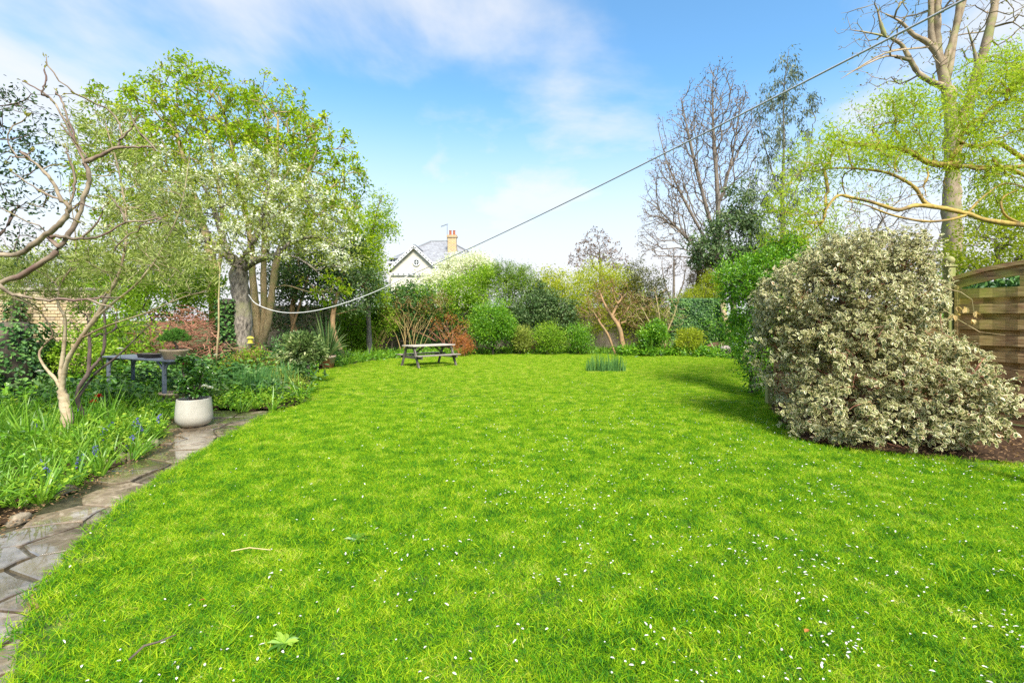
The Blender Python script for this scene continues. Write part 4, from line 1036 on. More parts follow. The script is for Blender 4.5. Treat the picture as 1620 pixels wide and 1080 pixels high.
# heap of dry red brown brushwood
hb2 = g0(290, 14.6); nb_ = 900
mb = MB()
for i in range(820):
    c = np.array([P(292, 0, 14.2)[0] + rng.normal() * 1.05, 14.2 + rng.normal() * .5, 0]); hh = max(.3, 1.95 - 1.0 * abs(c[0] - P(310, 0, 14.6)[0]) * .7) * math.sqrt(rng.random()); c[2] = hh
    d = unit(rng.normal(size=(1, 3)))[0]; d[2] *= .5; L = rng.uniform(.3, .9)
    p = [c - d * L * .5, c + rng.normal(size=3) * .05, c + d * L * .5]
    for q in p: q[2] = max(q[2], .04)
    mb.tube(p, [.011, .009, .004], 3)
o = mb.build('brushwood_heap', bk_red); tag(o, 'heap of dry reddish brown cut twigs behind the bonsai stand', 'brushwood', kind='stuff')
# hazel pole and ivy clad stump beside the pear
q = MB().tube([G(340, 600) + [0, 0, -.05], P(343, 560, 12.6), P(346, 520, 12.7), P(346, 470, 12.8), P(348, 420, 13)], [.03, .027, .024, .02, .012], 6).build('hazel_sapling', bk_tan, smooth=True)
tag(q, 'single thin pale upright stem left of the rough trunk', 'stem')
ib = g0(360, 14.2)
def ivy_on(name, label, cat, base, core_m, h, r, n, mat_=lf_ivy, sz=.085):
    e = empty(name, base, label, cat)
    MB().lathe([(r * .9, -.05), (r * .7, h * .5), (r * .5, h)], 9, tuple(base)).build('trunk', core_m, e, smooth=True)
    z = rng.random(n) * h; a = rng.random(n) * 6.283; rr = r * (1.15 - .35 * z / h) * (1 + .25 * np.sin(a * 3 + z * 4)) + rng.normal(size=n) * .03
    pos = np.array(base) + np.column_stack([rr * np.cos(a), rr * np.sin(a), np.maximum(z, .02)])
    out = np.column_stack([np.cos(a), np.sin(a), np.full(n, -.7)]) + rng.normal(size=(n, 3)) * .4
    link('ivy', leaves_mesh('ivy', pos, out, sz * rng.uniform(.6, 1.3, n), sz * .9, .3, 'oval', rng.random(n), nrm=np.column_stack([np.cos(a), np.sin(a), np.full(n, .8)]) + rng.normal(size=(n, 3)) * .35), mat_, e)
    return e
ivy_on('ivy_clad_stump', 'column of dark ivy standing just left of the rough barked trunk', 'ivy', ib + [0, 0, .05], bk_dark, 2.2, .28, 1700)
eb = g0(22, 9.2)
for (px, Y, h, r, lb_) in ((12, 8.8, 1.55, .55, 'dense dark ivy mound at the left edge in front of the brick wall'), (62, 9.6, 1.15, .42, 'lower leafy ivy mound under the brick wall, left of the forked trunk')):
    ivy_on('ivy_mound', lb_, 'ivy', g0(px, Y) + [0, 0, .05], bk_dark, h, r, 2600, lf_ivy, .075)
ivy_on('ivy_streak', 'narrow strip of ivy climbing the brick wall', 'ivy', g0(24, 10.75) + [0, 0, .05], bk_dark, 2.1, .16, 700, lf_ivy, .08)

# ---- shrubs in the middle of the left side
lb0 = G(487, 610)
plant('standard_laurel', 'lollipop shrub with variegated leaves on a thin stem at the lawn edge', 'shrub', lb0, [([lb0, lb0 + [.0, 0, .25], P(488, 575, 11.9), P(486, 560, 11.9)], .042, .03)],
      [B(480, 549, 11.9, 27, 19, .38), B(499, 557, 11.8, 13, 13, .22), B(460, 561, 11.9, 17, 14, .28), B(474, 540, 11.9, 21, 13, .3)], 110, .045, .005, bk_dark,
      dict(n=3600, L=.10, W=.034, per=9, clump=.045, mat=lf_mott, fill=.6, shape='oval', bump=.2, along=.9, up=.5), step=.12)
lb1 = G(462, 632)
plant('low_mottled_shrub', 'low rounded mottled green shrub at the foot of the lollipop shrub', 'shrub', lb1, [([lb1, lb1 + [0, 0, .2]], .03, .02)],
      [B(454, 614, 10.1, 32, 20, .42), B(444, 600, 10.3, 22, 15, .35), B(472, 628, 10, 14, 13, .25)], 110, .03, .004, bk_purple,
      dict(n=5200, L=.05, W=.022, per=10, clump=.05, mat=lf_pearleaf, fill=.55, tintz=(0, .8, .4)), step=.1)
lb2 = g0(395, 12.6)
plant('red_leaved_shrub', 'small shrub with reddish young leaves in front of the rough trunk', 'shrub', lb2, [([lb2, lb2 + [0, 0, .4]], .03, .02)],
      [B(395, 578, 12.6, 36, 28, .5), B(425, 592, 12.4, 20, 22, .4), B(370, 590, 12.4, 22, 22, .4)], 110, .03, .004, bk_red,
      [dict(n=2600, L=.07, W=.034, per=9, clump=.08, mat=lf_bronze, fill=.4), dict(n=2600, L=.07, W=.034, per=9, clump=.08, mat=lf_spring, fill=.4, name='leaves')], step=.12)
lb3 = g0(437, 13.6)
plant('dark_fern_shrub', 'dark feathery shrub in the shade behind the mottled shrub', 'shrub', lb3, [([lb3, lb3 + [0, 0, .4]], .03, .02)],
      [B(432, 585, 13.6, 26, 28, .4), B(455, 555, 14, 22, 25, .4)], 60, .03, .004, bk_dark,
      dict(n=3200, L=.07, W=.022, per=10, clump=.08, mat=lf_blue, fill=.5), step=.12)
#PART5B
# ================================================================== FAR BORDER, LEFT TO RIGHT
def shrub(name, label, px, Y, blobs, n, L, W, m, bark=bk_dark, cat='shrub', natt=110, fill=.5, clump=.14, per=13, shape='diamond', Rb=.05, rt=.006, stems=None, group=None, **kw):
    b0 = g0(px, Y); st = stems or [([b0, b0 + [0, 0, .35], b0 + [.05, 0, .8]], Rb, Rb * .5)]
    sp = [dict(n=n, L=L, W=W, per=per, clump=clump, mat=m, fill=fill, shape=shape, **kw)] if n else []
    A = [blob_pts(blobs, natt, inner=.3, bump_=.2)]
    for c, r in blobs:
        k = max(3, natt // (3 * len(blobs))); d = unit(rng.normal(size=(k, 3)) + [0, 0, .7]); A.append(np.asarray(c) + d * np.asarray(r) * rng.uniform(1.0, 1.38, (k, 1)))
    A = np.concatenate(A); A[:, 2] = np.maximum(A[:, 2], .08)
    return plant(name, label, cat, b0, st, blobs, natt, Rb, rt, bark, sp, step=.22, group=group, att=A)
Yb = 23.5
shrub('young_elder', 'light green leafy sapling in front of the brick wall behind the forked trunk', 120, 9.6, [B(118, 548, 9.6, 26, 34, .4), B(85, 575, 9.4, 34, 28, .4), B(150, 570, 9.5, 24, 28, .35)], 2600, .075, .04, lf_spring, clump=.09, natt=90)
shrub('wall_climber', 'green climber with yellow leaves hanging on the wall right of the terracotta pot', 560, 22.3, [B(555, 520, 22.4, 30, 38, .45), B(600, 505, 22.9, 30, 30, .45), B(570, 545, 22.2, 30, 18, .4)], 8000, .11, .06, lf_spring, clump=.13)
shrub('ivy_curtain', 'dark ivy draped over the wall behind the brown stems', 620, 23.4, [B(615, 500, 23.6, 45, 30, .4), B(690, 520, 23.8, 60, 32, .35), B(640, 475, 23.8, 45, 20, .45)], 8000, .11, .07, lf_ivy, shape='oval')
# upright brown stems (multi-stemmed shrub)
def stems_shrub(name, label, px, Y, n, h, spread_, m, r=.022, top=None, lean=0):
    b0 = g0(px, Y); sts = []
    for i in range(n):
        a = rng.normal() * spread_ + lean; y_ = rng.normal() * .35; h_ = h * rng.uniform(.65, 1.05); off = np.array([rng.normal() * .22, rng.normal() * .12, 0])
        p = [b0 + off, b0 + off + [a * .15, y_ * .2, h_ * .35], b0 + off + [a * .5, y_ * .5, h_ * .7] + rng.normal(size=3) * .05, b0 + off + [a, y_, h_]]
        sts.append((p, r, r * .3, 'new'))
    return plant(name, label, 'shrub', b0, sts, top[0] if top else [], 0 if not top else 90, r, .006, m,
                 (top[1] if top else []), step=.2, trunk_name='stem', thr=.012, bias=.2)
stems_shrub('coppiced_shrub', 'clump of upright yellow brown bare stems behind the picnic table', 650, 22.6, 34, 2.15, .75, bk_stem, top=([B(640, 490, 22.6, 45, 28, .5), B(690, 480, 22.6, 30, 20, .5)], [dict(n=1400, L=.09, W=.03, per=7, clump=.1, mat=lf_bronze)]))
stems_shrub('leaning_bare_shrub', 'tangled reddish bare stems between the brown clump and the round green bush', 712, 22.8, 22, 1.6, .8, bk_red, r=.02, top=([B(715, 520, 22.8, 36, 25, .5)], [dict(n=900, L=.08, W=.04, per=7, clump=.1, mat=lf_rust)]))
shrub('mixed_green_shrub', 'tall loose yellow green shrub below the gabled house', 715, 24.2, [B(690, 478, 24.3, 42, 24, .7), B(735, 462, 24.2, 40, 28, .7), B(650, 466, 24.6, 36, 11, .6), B(740, 495, 24., 35, 26, .6), B(765, 440, 24.4, 16, 16, .5)], 15000, .12, .06, lf_spring, natt=140, clump=.17, bump=.4)
shrub('blossom_shrub', 'cream flowered shrub right in front of the slate roof', 715, 26.6, [B(728, 424, 27, 34, 15, .8), B(705, 442, 26.8, 40, 11, .8), B(757, 420, 27, 22, 18, .7)], 11000, .10, .08, lf_bloss, natt=120, clump=.16, bump=.35)
shrub('rust_shrub', 'small round rusty orange shrub right of the picnic table', 735, 20.6, [B(735, 546, 20.6, 14, 13, .35)], 1500, .09, .022, lf_rust, bark=bk_red, natt=60, clump=.07, fill=.5, Rb=.02)
shrub('round_green_bush', 'big round bright green bush right of the picnic table', 780, 21.6, [B(779, 508, 21.6, 33, 30, .9), B(772, 530, 21.5, 22, 16, .7), B(800, 520, 21.5, 16, 18, .5)], 14000, .085, .045, lf_bright, clump=.12, bump=.35, fill=.5)
shrub('feathery_conifer', 'feathery yellow green conifer with spiky top right of the house', 800, 24.8, [B(790, 455, 24.8, 38, 24, .8), B(825, 465, 24.6, 36, 32, .8), B(800, 435, 24.8, 20, 18, .5), B(830, 440, 24.8, 14, 16, .4)], 15000, .13, .028, lf_conif, natt=170, clump=.13, bump=.45,
      stems=[([g0(800, 24.8), g0(800, 24.8) + [0, 0, 2.], P(802, 412, 24.8)], .06, .01), ([g0(800, 24.8) + [0, 0, 1.6], P(822, 440, 24.8), P(836, 422, 24.8)], .02, .008), ([g0(800, 24.8) + [0, 0, 1.6], P(812, 440, 24.8), P(818, 420, 24.8)], .02, .008)])
shrub('dark_laurel', 'dark green laurel bush between the conifer and the golden hedge', 845, 23.6, [B(845, 490, 23.8, 34, 35, .8), B(880, 500, 23.6, 32, 28, .7), B(830, 520, 23.3, 20, 22, .5)], 10000, .13, .055, lf_holm, shape='oval')
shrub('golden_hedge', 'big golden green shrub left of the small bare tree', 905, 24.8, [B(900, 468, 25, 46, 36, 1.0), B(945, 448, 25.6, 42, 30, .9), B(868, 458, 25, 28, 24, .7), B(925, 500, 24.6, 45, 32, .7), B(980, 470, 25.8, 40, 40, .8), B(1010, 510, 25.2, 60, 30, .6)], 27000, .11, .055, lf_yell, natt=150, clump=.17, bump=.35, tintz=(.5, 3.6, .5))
for px, Y, rx, ry, m_, lb_ in ((866, 21.7, 26, 17, lf_spring, 'rounded olive green bush in front of the dark laurel'), (822, 21.9, 15, 15, lf_pearleaf, 'smaller rounded bush just right of the big bright green one'), (915, 21.9, 18, 19, lf_bright, 'fresh green bush with a bare leg left of the orange leaning trunk')):
    shrub('rounded_bush', lb_, px, Y, [B(px, 532 + (0 if ry < 18 else 1), Y, rx, ry, .6), B(px + 6, 541, Y - .1, rx * .8, ry * .7, .5)], 5200, .075, .038, m_, group='rounded bushes along the far border', clump=.11, bump=.35)
for px, Y, n_, h_, sp_, m_, lb_ in ((592, 22.4, 18, 1.5, .5, bk_stem, 'loose bare brown stems in front of the wall, right of the terracotta pot'), (842, 22.6, 14, 1.1, .5, bk_red, 'low dead reddish stems between the rounded bushes'), (1062, 21.6, 16, .9, .5, bk_tan, 'low dead tan stems between the green bush and the yellow one')):
    stems_shrub('dead_stem_clump', lb_, px, Y, n_, h_, sp_, m_, r=.014)
# orange leaning trunk and reddish bare bush
ob2 = g0(988, 21.8)
plant('orange_barked_tree', 'leaning orange barked small tree with reddish twigs behind the daffodil clump', 'tree', ob2,
      [([ob2, P(980, 520, 21.9), P(968, 500, 22), P(956, 480, 22.2), P(948, 460, 22.4)], .11, .04), ([g0(974, 21.9), P(962, 530, 21.9), P(950, 512, 22), P(940, 495, 22.1)], .05, .02, 'new'), ([P(968, 500, 22), P(978, 480, 22.2), P(992, 462, 22.4)], .05, .02)],
      [B(965, 470, 22.4, 45, 32, .9), B(1000, 490, 22.5, 40, 30, .9), B(940, 490, 22.4, 28, 26, .7)], 420, .11, .008, bk_orange,
      dict(n=3000, L=.08, W=.035, per=6, clump=.10, mat=lf_bronze), step=.2, wig=.12, thr=.03)
sb_ = g0(1052, 21.7)
plant('bare_twiggy_bush', 'bare tan twiggy bush fanning out left of the ivy hedge', 'shrub', sb_,
      [([sb_, P(1040, 530, 21.8), P(1025, 505, 21.9), P(1012, 480, 22)], .05, .02), ([sb_, P(1054, 530, 21.8), P(1066, 500, 21.9), P(1072, 478, 22)], .045, .015), ([sb_, P(1035, 535, 21.8), P(1010, 515, 21.9)], .04, .015), ([sb_, P(1046, 520, 21.8), P(1040, 480, 21.9), P(1036, 460, 22)], .04, .015)],
      [B(1030, 485, 22, 48, 38, .9), B(1060, 495, 22, 28, 30, .6)], 420, .06, .007, bk_tan, dict(n=700, L=.07, W=.03, per=5, clump=.08, mat=lf_spring), step=.2, wig=.12, thr=.03)
shrub('dark_dome_bush', 'dome shaped dark olive bush behind the bare twigs', 1022, 25.5, [B(1020, 460, 25.5, 36, 36, 1.), B(1000, 480, 25.5, 30, 30, .8), B(1030, 500, 25.5, 30, 30, .8)], 12000, .11, .05, L_('leaf_olive_dark', [(0, (.03, .05, .012)), (1, (.18, .17, .05))], .5, .2), bump=.15, clump=.13)
# small bare tree on the skyline
bb_ = g0(948, 29)
plant('small_bare_tree', 'small bare tree against the sky above the golden hedge', 'tree', bb_, [([bb_, P(950, 480, 29), P(950, 430, 29), P(948, 395, 29)], .12, .03)],
      [B(945, 392, 29, 34, 30, 1.4), B(925, 410, 29, 24, 22, 1.), B(972, 412, 29, 22, 24, 1.)], 260, .12, .008, bk_grey,
      dict(n=1500, L=.13, W=.07, per=3, clump=.07, mat=lf_budp, name='buds', rl=.02), step=.3, wig=.1, thr=.04)
shrub('clipped_green_bush', 'small glossy bright green bush in front of the bare twiggy one', 1035, 21., [B(1034, 532, 21, 20, 15, .5), B(1040, 524, 21, 14, 12, .4)], 4200, .10, .045, lf_bright, shape='oval', clump=.09)
shrub('yellow_bush', 'small yellow green bush in front of the ivy hedge', 1092, 21.2, [B(1092, 532, 21.2, 17, 10, .45), B(1090, 542, 21, 18, 8, .4)], 3000, .09, .04, lf_yell, clump=.08)
# ivy hedge
e = empty('ivy_hedge', P(1100, HZ, 22.6) * [1, 1, 0], 'dark glossy ivy covering a square topped wall at the far right of the lawn', 'hedge')
x0, x1 = P(1066, 0, 22.6)[0], P(1142, 0, 22.6)[0]; zt_ = 1.6 + (505 - 476) / F * 22.6
MB().box(((x0 + x1) / 2, 22.9, zt_ / 2), (x1 - x0, .3, zt_)).build('wall_body', m_bwall, e)
n = 9000; fx = rng.uniform(x0 - .1, x1 + .1, n); fz = rng.random(n) * (zt_ + .12); topf = rng.random(n) < .16
pos = np.column_stack([fx, 22.68 - rng.random(n) * .12 + .06 * np.sin(fx * 4) * np.sin(fz * 5), fz]); pos[topf, 1] = 22.68 + rng.random(topf.sum()) * .45; pos[topf, 2] = zt_ + .04 + rng.random(topf.sum()) * .1
dn = np.column_stack([rng.normal(size=n) * .5, np.full(n, -.5), np.full(n, -.8)])
link('ivy', leaves_mesh('ivy', pos, dn, .11 * rng.uniform(.6, 1.3, n), .10, .3, 'oval', rng.random(n), nrm=np.column_stack([rng.normal(size=n) * .35, np.full(n, -1.), rng.normal(size=n) * .35 + .6])), lf_ivy, e)
tb2 = G(1156, 558) + [0, 0, -.05]; Yt = 22.2
o = MB().tube([g0(1160, Yt), P(1155, 540, Yt), P(1149, 515, Yt), P(1145, 495, Yt), P(1143, 474, Yt)], [.20, .18, .14, .12, .12], 9).build('dead_tree', barkmat('bark_bare_wood', (.40, .25, .13), (.62, .46, .28)), smooth=True); tag(o, 'smooth bare tan trunk leaning against the end of the ivy hedge', 'trunk')

# ================================================================== TREES BEHIND, RIGHT SIDE
t0 = g0(1140, 32); Yt = 32
tst = [([t0, P(1140, 480, Yt), P(1138, 400, Yt), P(1135, 300, Yt), P(1128, 200, Yt), P(1128, 120, Yt)], .22, .02),
       ([P(1138, 400, Yt), P(1118, 330, Yt), P(1095, 240, Yt), P(1078, 160, Yt)], .14, .03), ([P(1139, 420, Yt), P(1100, 350, Yt), P(1060, 270, Yt), P(1045, 220, Yt)], .12, .03),
       ([P(1139, 430, Yt), P(1090, 380, Yt), P(1040, 330, Yt), P(1010, 310, Yt)], .10, .02), ([P(1136, 330, Yt), P(1158, 250, Yt), P(1172, 160, Yt)], .12, .03), ([P(1139, 440, Yt), P(1100, 410, Yt), P(1050, 405, Yt)], .08, .02),
       ([P(1138, 390, Yt), P(1175, 320, Yt), P(1195, 260, Yt)], .10, .02)]
plant('tall_bare_tree', 'tall leafless tree with upswept twigs right of the skyline gap', 'tree', t0, tst,
      [B(1125, 170, Yt, 50, 62, 2.6), B(1085, 230, Yt, 50, 70, 2.6), B(1050, 300, Yt, 36, 60, 2.2), B(1165, 220, Yt, 35, 80, 2.4), B(1035, 370, Yt, 30, 40, 1.8), B(1100, 330, Yt, 60, 80, 2.5)], 2000, .24, .016, bk_warmgrey,
      dict(n=6500, L=.12, W=.055, per=2, clump=.09, mat=lf_budp, name='buds', rl=.035), step=.5, bias=.55, wig=.05, rise=.35, thr=.07)
m0 = g0(1165, 25); Ym = 25
plant('evergreen_magnolia', 'broad dark leaved evergreen in front of the tall bare tree', 'tree', m0, [([m0, P(1160, 480, Ym), P(1155, 400, Ym), P(1150, 340, Ym)], .15, .05), ([P(1160, 480, Ym), P(1185, 400, Ym), P(1190, 320, Ym)], .1, .04)],
      [B(1155, 365, Ym, 40, 40, 1.3), B(1130, 402, Ym, 38, 30, 1.2), B(1188, 375, Ym, 30, 46, 1.2), B(1165, 315, Ym, 22, 24, .9), B(1190, 420, Ym, 40, 30, 1.), B(1105, 385, Ym, 14, 16, .6)], 300, .16, .010, bk_dark,
      dict(n=7500, L=.19, W=.08, per=9, clump=.17, mat=lf_magn, shape='oval', droop=.3, fill=.05, rl=.04), step=.35, thr=.05)
e0 = g0(1243, 26); Ye = 26
plant('eucalyptus', 'slender eucalyptus with drooping narrow leaves, right of the tall bare tree', 'tree', e0, [([e0, P(1240, 420, Ye), P(1238, 320, Ye), P(1240, 240, Ye), P(1240, 150, Ye), P(1248, 80, Ye)], .13, .015), ([P(1238, 320, Ye), P(1215, 250, Ye), P(1200, 190, Ye)], .05, .015), ([P(1238, 340, Ye), P(1268, 280, Ye), P(1285, 210, Ye)], .05, .015)],
      [B(1243, 130, Ye, 26, 60, .7), B(1262, 200, Ye, 32, 40, .9), B(1215, 220, Ye, 28, 50, .9), B(1205, 290, Ye, 35, 40, 1.), B(1255, 290, Ye, 32, 50, 1.), B(1210, 160, Ye, 16, 30, .5), B(1215, 350, Ye, 45, 40, 1.), B(1282, 170, Ye, 14, 20, .5)], 330, .13, .008, bk_grey,
      dict(n=6800, L=.23, W=.05, per=10, clump=.13, mat=lf_euc, droop=1.1, spread=.45, rl=.02), step=.35, thr=.04)
# conifer and yellow weeping shrub over the ivy hedge
c0 = g0(1103, 27.5)
plant('brown_conifer', 'bronze tipped conifer between the bare trees over the ivy hedge', 'tree', c0, [([c0, P(1103, 460, 27.5), P(1106, 395, 27.5)], .12, .02)],
      [B(1106, 425, 27.5, 16, 26, .7), B(1108, 450, 27.5, 24, 20, .8), B(1118, 420, 27.5, 14, 24, .6)], 150, .12, .01, bk_dark, dict(n=5500, L=.16, W=.03, per=10, clump=.12, mat=lf_bronze, fill=.3, droop=.3), step=.3)
shrub('yellow_weeping_shrub', 'golden yellow weeping shrub above the ivy hedge', 1112, 24.6, [B(1100, 468, 24.6, 24, 12, .6), B(1124, 455, 24.6, 16, 22, .6)], 6500, .13, .03, lf_yell, droop=1.0, clump=.11)
b1 = g0(1066, 31)
plant('slim_bare_tree', 'slim upright bare tree with two forks left of the bronze conifer', 'tree', b1, [([b1, P(1066, 470, 31), P(1066, 420, 31), P(1066, 392, 31)], .10, .03), ([P(1064, 480, 31), P(1052, 450, 31), P(1047, 420, 31)], .07, .03), ([P(1068, 480, 31), P(1080, 450, 31), P(1085, 425, 31)], .07, .03)],
      [B(1066, 415, 31, 24, 26, .8)], 160, .10, .01, bk_warmgrey, dict(n=350, L=.12, W=.06, per=2, clump=.06, mat=lf_budp, name='buds', rl=.03), step=.3, thr=.05)

# great plane with pale trunk
p0 = g0(1508, 18); Yq = 18
qst = [([p0, P(1508, 480, Yq), P(1507, 400, Yq), P(1506, 320, Yq), P(1507, 260, Yq), P(1506, 200, Yq), P(1500, 140, Yq)], .34, .22),
       ([P(1500, 140, Yq), P(1480, 132, Yq), P(1455, 118, Yq), P(1440, 95, Yq), P(1425, 70, Yq), P(1400, 58, Yq), P(1362, 50, Yq)], .12, .03),
       ([P(1400, 58, Yq), P(1394, 40, Yq), P(1388, 15, Yq)], .08, .03), 
       ([P(1504, 170, Yq), P(1488, 100, Yq), P(1470, 70, Yq), P(1445, 55, Yq), P(1425, 35, Yq), P(1400, 22, Yq)], .14, .03),
       ([P(1504, 170, Yq), P(1486, 90, Yq), P(1482, 40, Yq), P(1486, -40, Yq), P(1490, -120, Yq)], .16, .09), ([P(1490, 110, Yq), P(1508, 60, Yq), P(1516, 20, Yq), P(1522, -40, Yq), P(1526, -120, Yq)], .12, .07),
       ([P(1500, 130, Yq), P(1512, 50, Yq), P(1530, -20, Yq), P(1540, -120, Yq)], .11, .06), ([P(1492, 100, Yq), P(1474, 60, Yq), P(1473, 0, Yq), P(1470, -80, Yq)], .11, .05),
       ([P(1506, 220, Yq), P(1530, 170, Yq), P(1548, 110, Yq), P(1565, 50, Yq), P(1575, 0, Yq), P(1590, -90, Yq)], .19, .11), ([P(1548, 110, Yq), P(1540, 75, Yq), P(1530, 42, Yq)], .07, .02),
       ([P(1440, 95, Yq), P(1400, 90, Yq - .5), P(1340, 118, Yq - 1)], .06, .02), ([P(1470, 75, Yq), P(1400, 85, Yq - .8), P(1330, 125, Yq - 1.4)], .05, .015)]
plant('plane_tree', 'huge pollarded tree with pale trunk and thick bare limbs at the top right', 'tree', p0, qst,
      [B(1400, 40, Yq, 60, 60, 1.8), B(1480, -10, Yq, 80, 60, 2.5), B(1570, 30, Yq, 50, 90, 2.2), B(1420, 100, Yq, 80, 30, 1.5), B(1640, 100, Yq, 60, 100, 2), B(1450, -120, Yq, 120, 60, 3), B(1580, -120, Yq, 80, 60, 3)], 950, .26, .010, bk_plane_up,
      dict(n=900, L=.10, W=.05, per=2, clump=.05, mat=lf_bud, name='buds', rl=.03), step=.3, bias=.25, wig=.14, thr=.05, nthick=12, trunk_name='trunk')

# twisted willow, its golden branches reach in from the right
w0 = np.array([(1790 - 810) / F * 11.5, 11.5, -.05]); Yw = 11.5
def tw(Y, pts): return PT(Y, *pts)
wst = [([w0, w0 + [0, 0, 1.5], w0 + [-.1, 0, 2.6], P(1760, 360, Yw), P(1755, 250, Yw), P(1740, 120, Yw)], .24, .08),
       ([P(1762, 380, Yw), P(1700, 358, 11), P(1620, 356, 10.6), P(1560, 348, 10.4), P(1530, 338, 10.4), P(1495, 330, 10.4), P(1465, 322, 10.4), P(1450, 300, 10.4), P(1435, 288, 10.4), P(1405, 274, 10.4), P(1370, 268, 10.4), P(1320, 266, 10.4), P(1285, 272, 10.4)], .065, .016),
       ([P(1495, 330, 10.4), P(1450, 325, 10.2), P(1420, 332, 10.2), P(1380, 320, 10.2), P(1345, 312, 10.2), P(1325, 310, 10.2), P(1308, 330, 10.2), P(1300, 350, 10.2), P(1270, 350, 10.2)], .045, .018),
       ([P(1530, 340, 10.4), P(1500, 348, 10.2), P(1460, 350, 10.2), P(1410, 340, 10.2), P(1370, 325, 10.2), P(1335, 318, 10.2)], .03, .015),
       ([P(1757, 280, Yw), P(1690, 270, 11), P(1640, 262, 10.8), P(1610, 245, 10.8), P(1575, 225, 10.8), P(1540, 232, 10.8), P(1515, 222, 10.8)], .07, .03),
       ([P(1515, 262, 10.8), P(1470, 258, 10.8), P(1440, 240, 10.8), P(1400, 232, 10.8), P(1350, 228, 10.8), P(1310, 222, 10.8)], .035, .012, 'new'),
       ([P(1640, 262, 10.8), P(1575, 265, 10.8), P(1515, 262, 10.8)], .045, .035),
       ([P(1756, 300, Yw), P(1680, 300, 10.8), P(1600, 268, 10.8), P(1580, 262, 10.6), P(1570, 250, 10.6)], .05, .03),
       ([P(1620, 356, 10.6), P(1590, 340, 10.4), P(1585, 315, 10.4), P(1610, 300, 10.4)], .03, .015), ([P(1530, 338, 10.4), P(1555, 312, 10.4), P(1590, 290, 10.4), P(1630, 300, 10.4)], .025, .012),
       ([P(1755, 250, Yw), P(1700, 180, 11), P(1640, 130, 10.8), P(1600, 110, 10.8)], .06, .02), ([P(1400, 232, 10.8), P(1380, 205, 10.6), P(1400, 195, 10.6), P(1440, 190, 10.6)], .02, .01)]
wbl = [B(1395, 195, 10.6, 65, 40, 1.1), B(1300, 250, 10.4, 50, 40, .9), B(1245, 330, 10.3, 34, 60, .8), B(1480, 210, 10.8, 80, 55, 1.3), B(1560, 170, 11, 60, 45, 1.2), B(1600, 230, 10.8, 50, 80, 1.2), B(1640, 130, 11, 50, 60, 1.), B(1530, 280, 10.9, 60, 45, 1.), B(1340, 240, 10.5, 60, 35, .9), B(1260, 385, 10.3, 32, 25, .6), B(1320, 340, 10.3, 50, 45, .8), B(1420, 280, 10.4, 80, 50, .8), B(1620, 320, 10.8, 40, 40, .8), B(1600, 110, 11, 45, 45, .9), B(1550, 130, 11, 35, 35, .7), B(1238, 395, 10.3, 28, 40, .6), B(1430, 165, 10.7, 40, 25, .8)]
plant('twisted_willow', 'contorted golden branched tree with lime green leaves hanging in from the right', 'tree', w0, wst, wbl, 1000, .10, .0045, bk_gold,
      [dict(n=25000, L=.10, W=.026, per=12, clump=.13, mat=lf_willow, droop=.35, along=.6, rl=.02, zone=lambda q: ~((q[:, 0] / q[:, 1] > (1330 - 810) / F) & (q[:, 0] / q[:, 1] < (1535 - 810) / F) & (q[:, 2] < 1.6 + (505 - 272) / F * q[:, 1]))), dict(n=5200, L=.08, W=.022, per=12, clump=.10, mat=lf_willow, name='leaves', droop=.35, rl=.02)],
      step=.16, bias=.3, wig=.28, thr=.018, inner=.2)
# thin bare trees in the haze of twigs behind the willow
for px, Yx, blobs_, lb_ in ((1345, 27, [B(1340, 380, 27, 70, 60, 2), B(1400, 340, 27, 60, 60, 2), B(1300, 400, 27, 40, 40, 1.5)], 'thin grey twigged tree seen through the gaps under the twisted branches'), (1450, 30, [B(1450, 370, 30, 60, 60, 2), B(1400, 400, 30, 50, 40, 2), B(1580, 380, 30, 60, 60, 2)], 'second grey twigged tree, left of the pale trunk')):
    q0 = g0(px, Yx)
    plant('grey_bare_tree', lb_, 'tree', q0, [([q0, P(px, 460, Yx), P(px + 8, 390, Yx)], .16, .06), ([P(px, 460, Yx), P(px - 35, 390, Yx), P(px - 60, 330, Yx)], .08, .03), ([P(px, 450, Yx), P(px + 35, 380, Yx), P(px + 60, 330, Yx)], .08, .03)],
          blobs_, 420, .18, .010, bk_grey, dict(n=600, L=.10, W=.05, per=2, clump=.06, mat=lf_budp, name='buds', rl=.03), step=.4, thr=.05)
shrub('yellow_green_tree', 'yellow green leafed tree behind the arched fence top', 1570, 13, [B(1570, 400, 13, 60, 38, 1.1), B(1640, 370, 13, 50, 50, 1.1), B(1520, 425, 13, 30, 22, .8), B(1590, 340, 13.5, 50, 35, 1.)], 9000, .085, .05, lf_yell, natt=220, fill=.25, clump=.12, cat='tree', Rb=.09, stems=[([g0(1580, 13), P(1580, 450, 13), P(1575, 380, 13)], .09, .03)])
shrub('ivy_behind_fence', 'dark ivy seen through the gap under the arched fence top', 1570, 8.6, [B(1560, 468, 8.6, 70, 22, .4), B(1640, 470, 8.2, 60, 26, .4), B(1580, 510, 8.6, 60, 30, .3)], 4500, .08, .06, lf_ivy, shape='oval', clump=.09, cat='ivy')

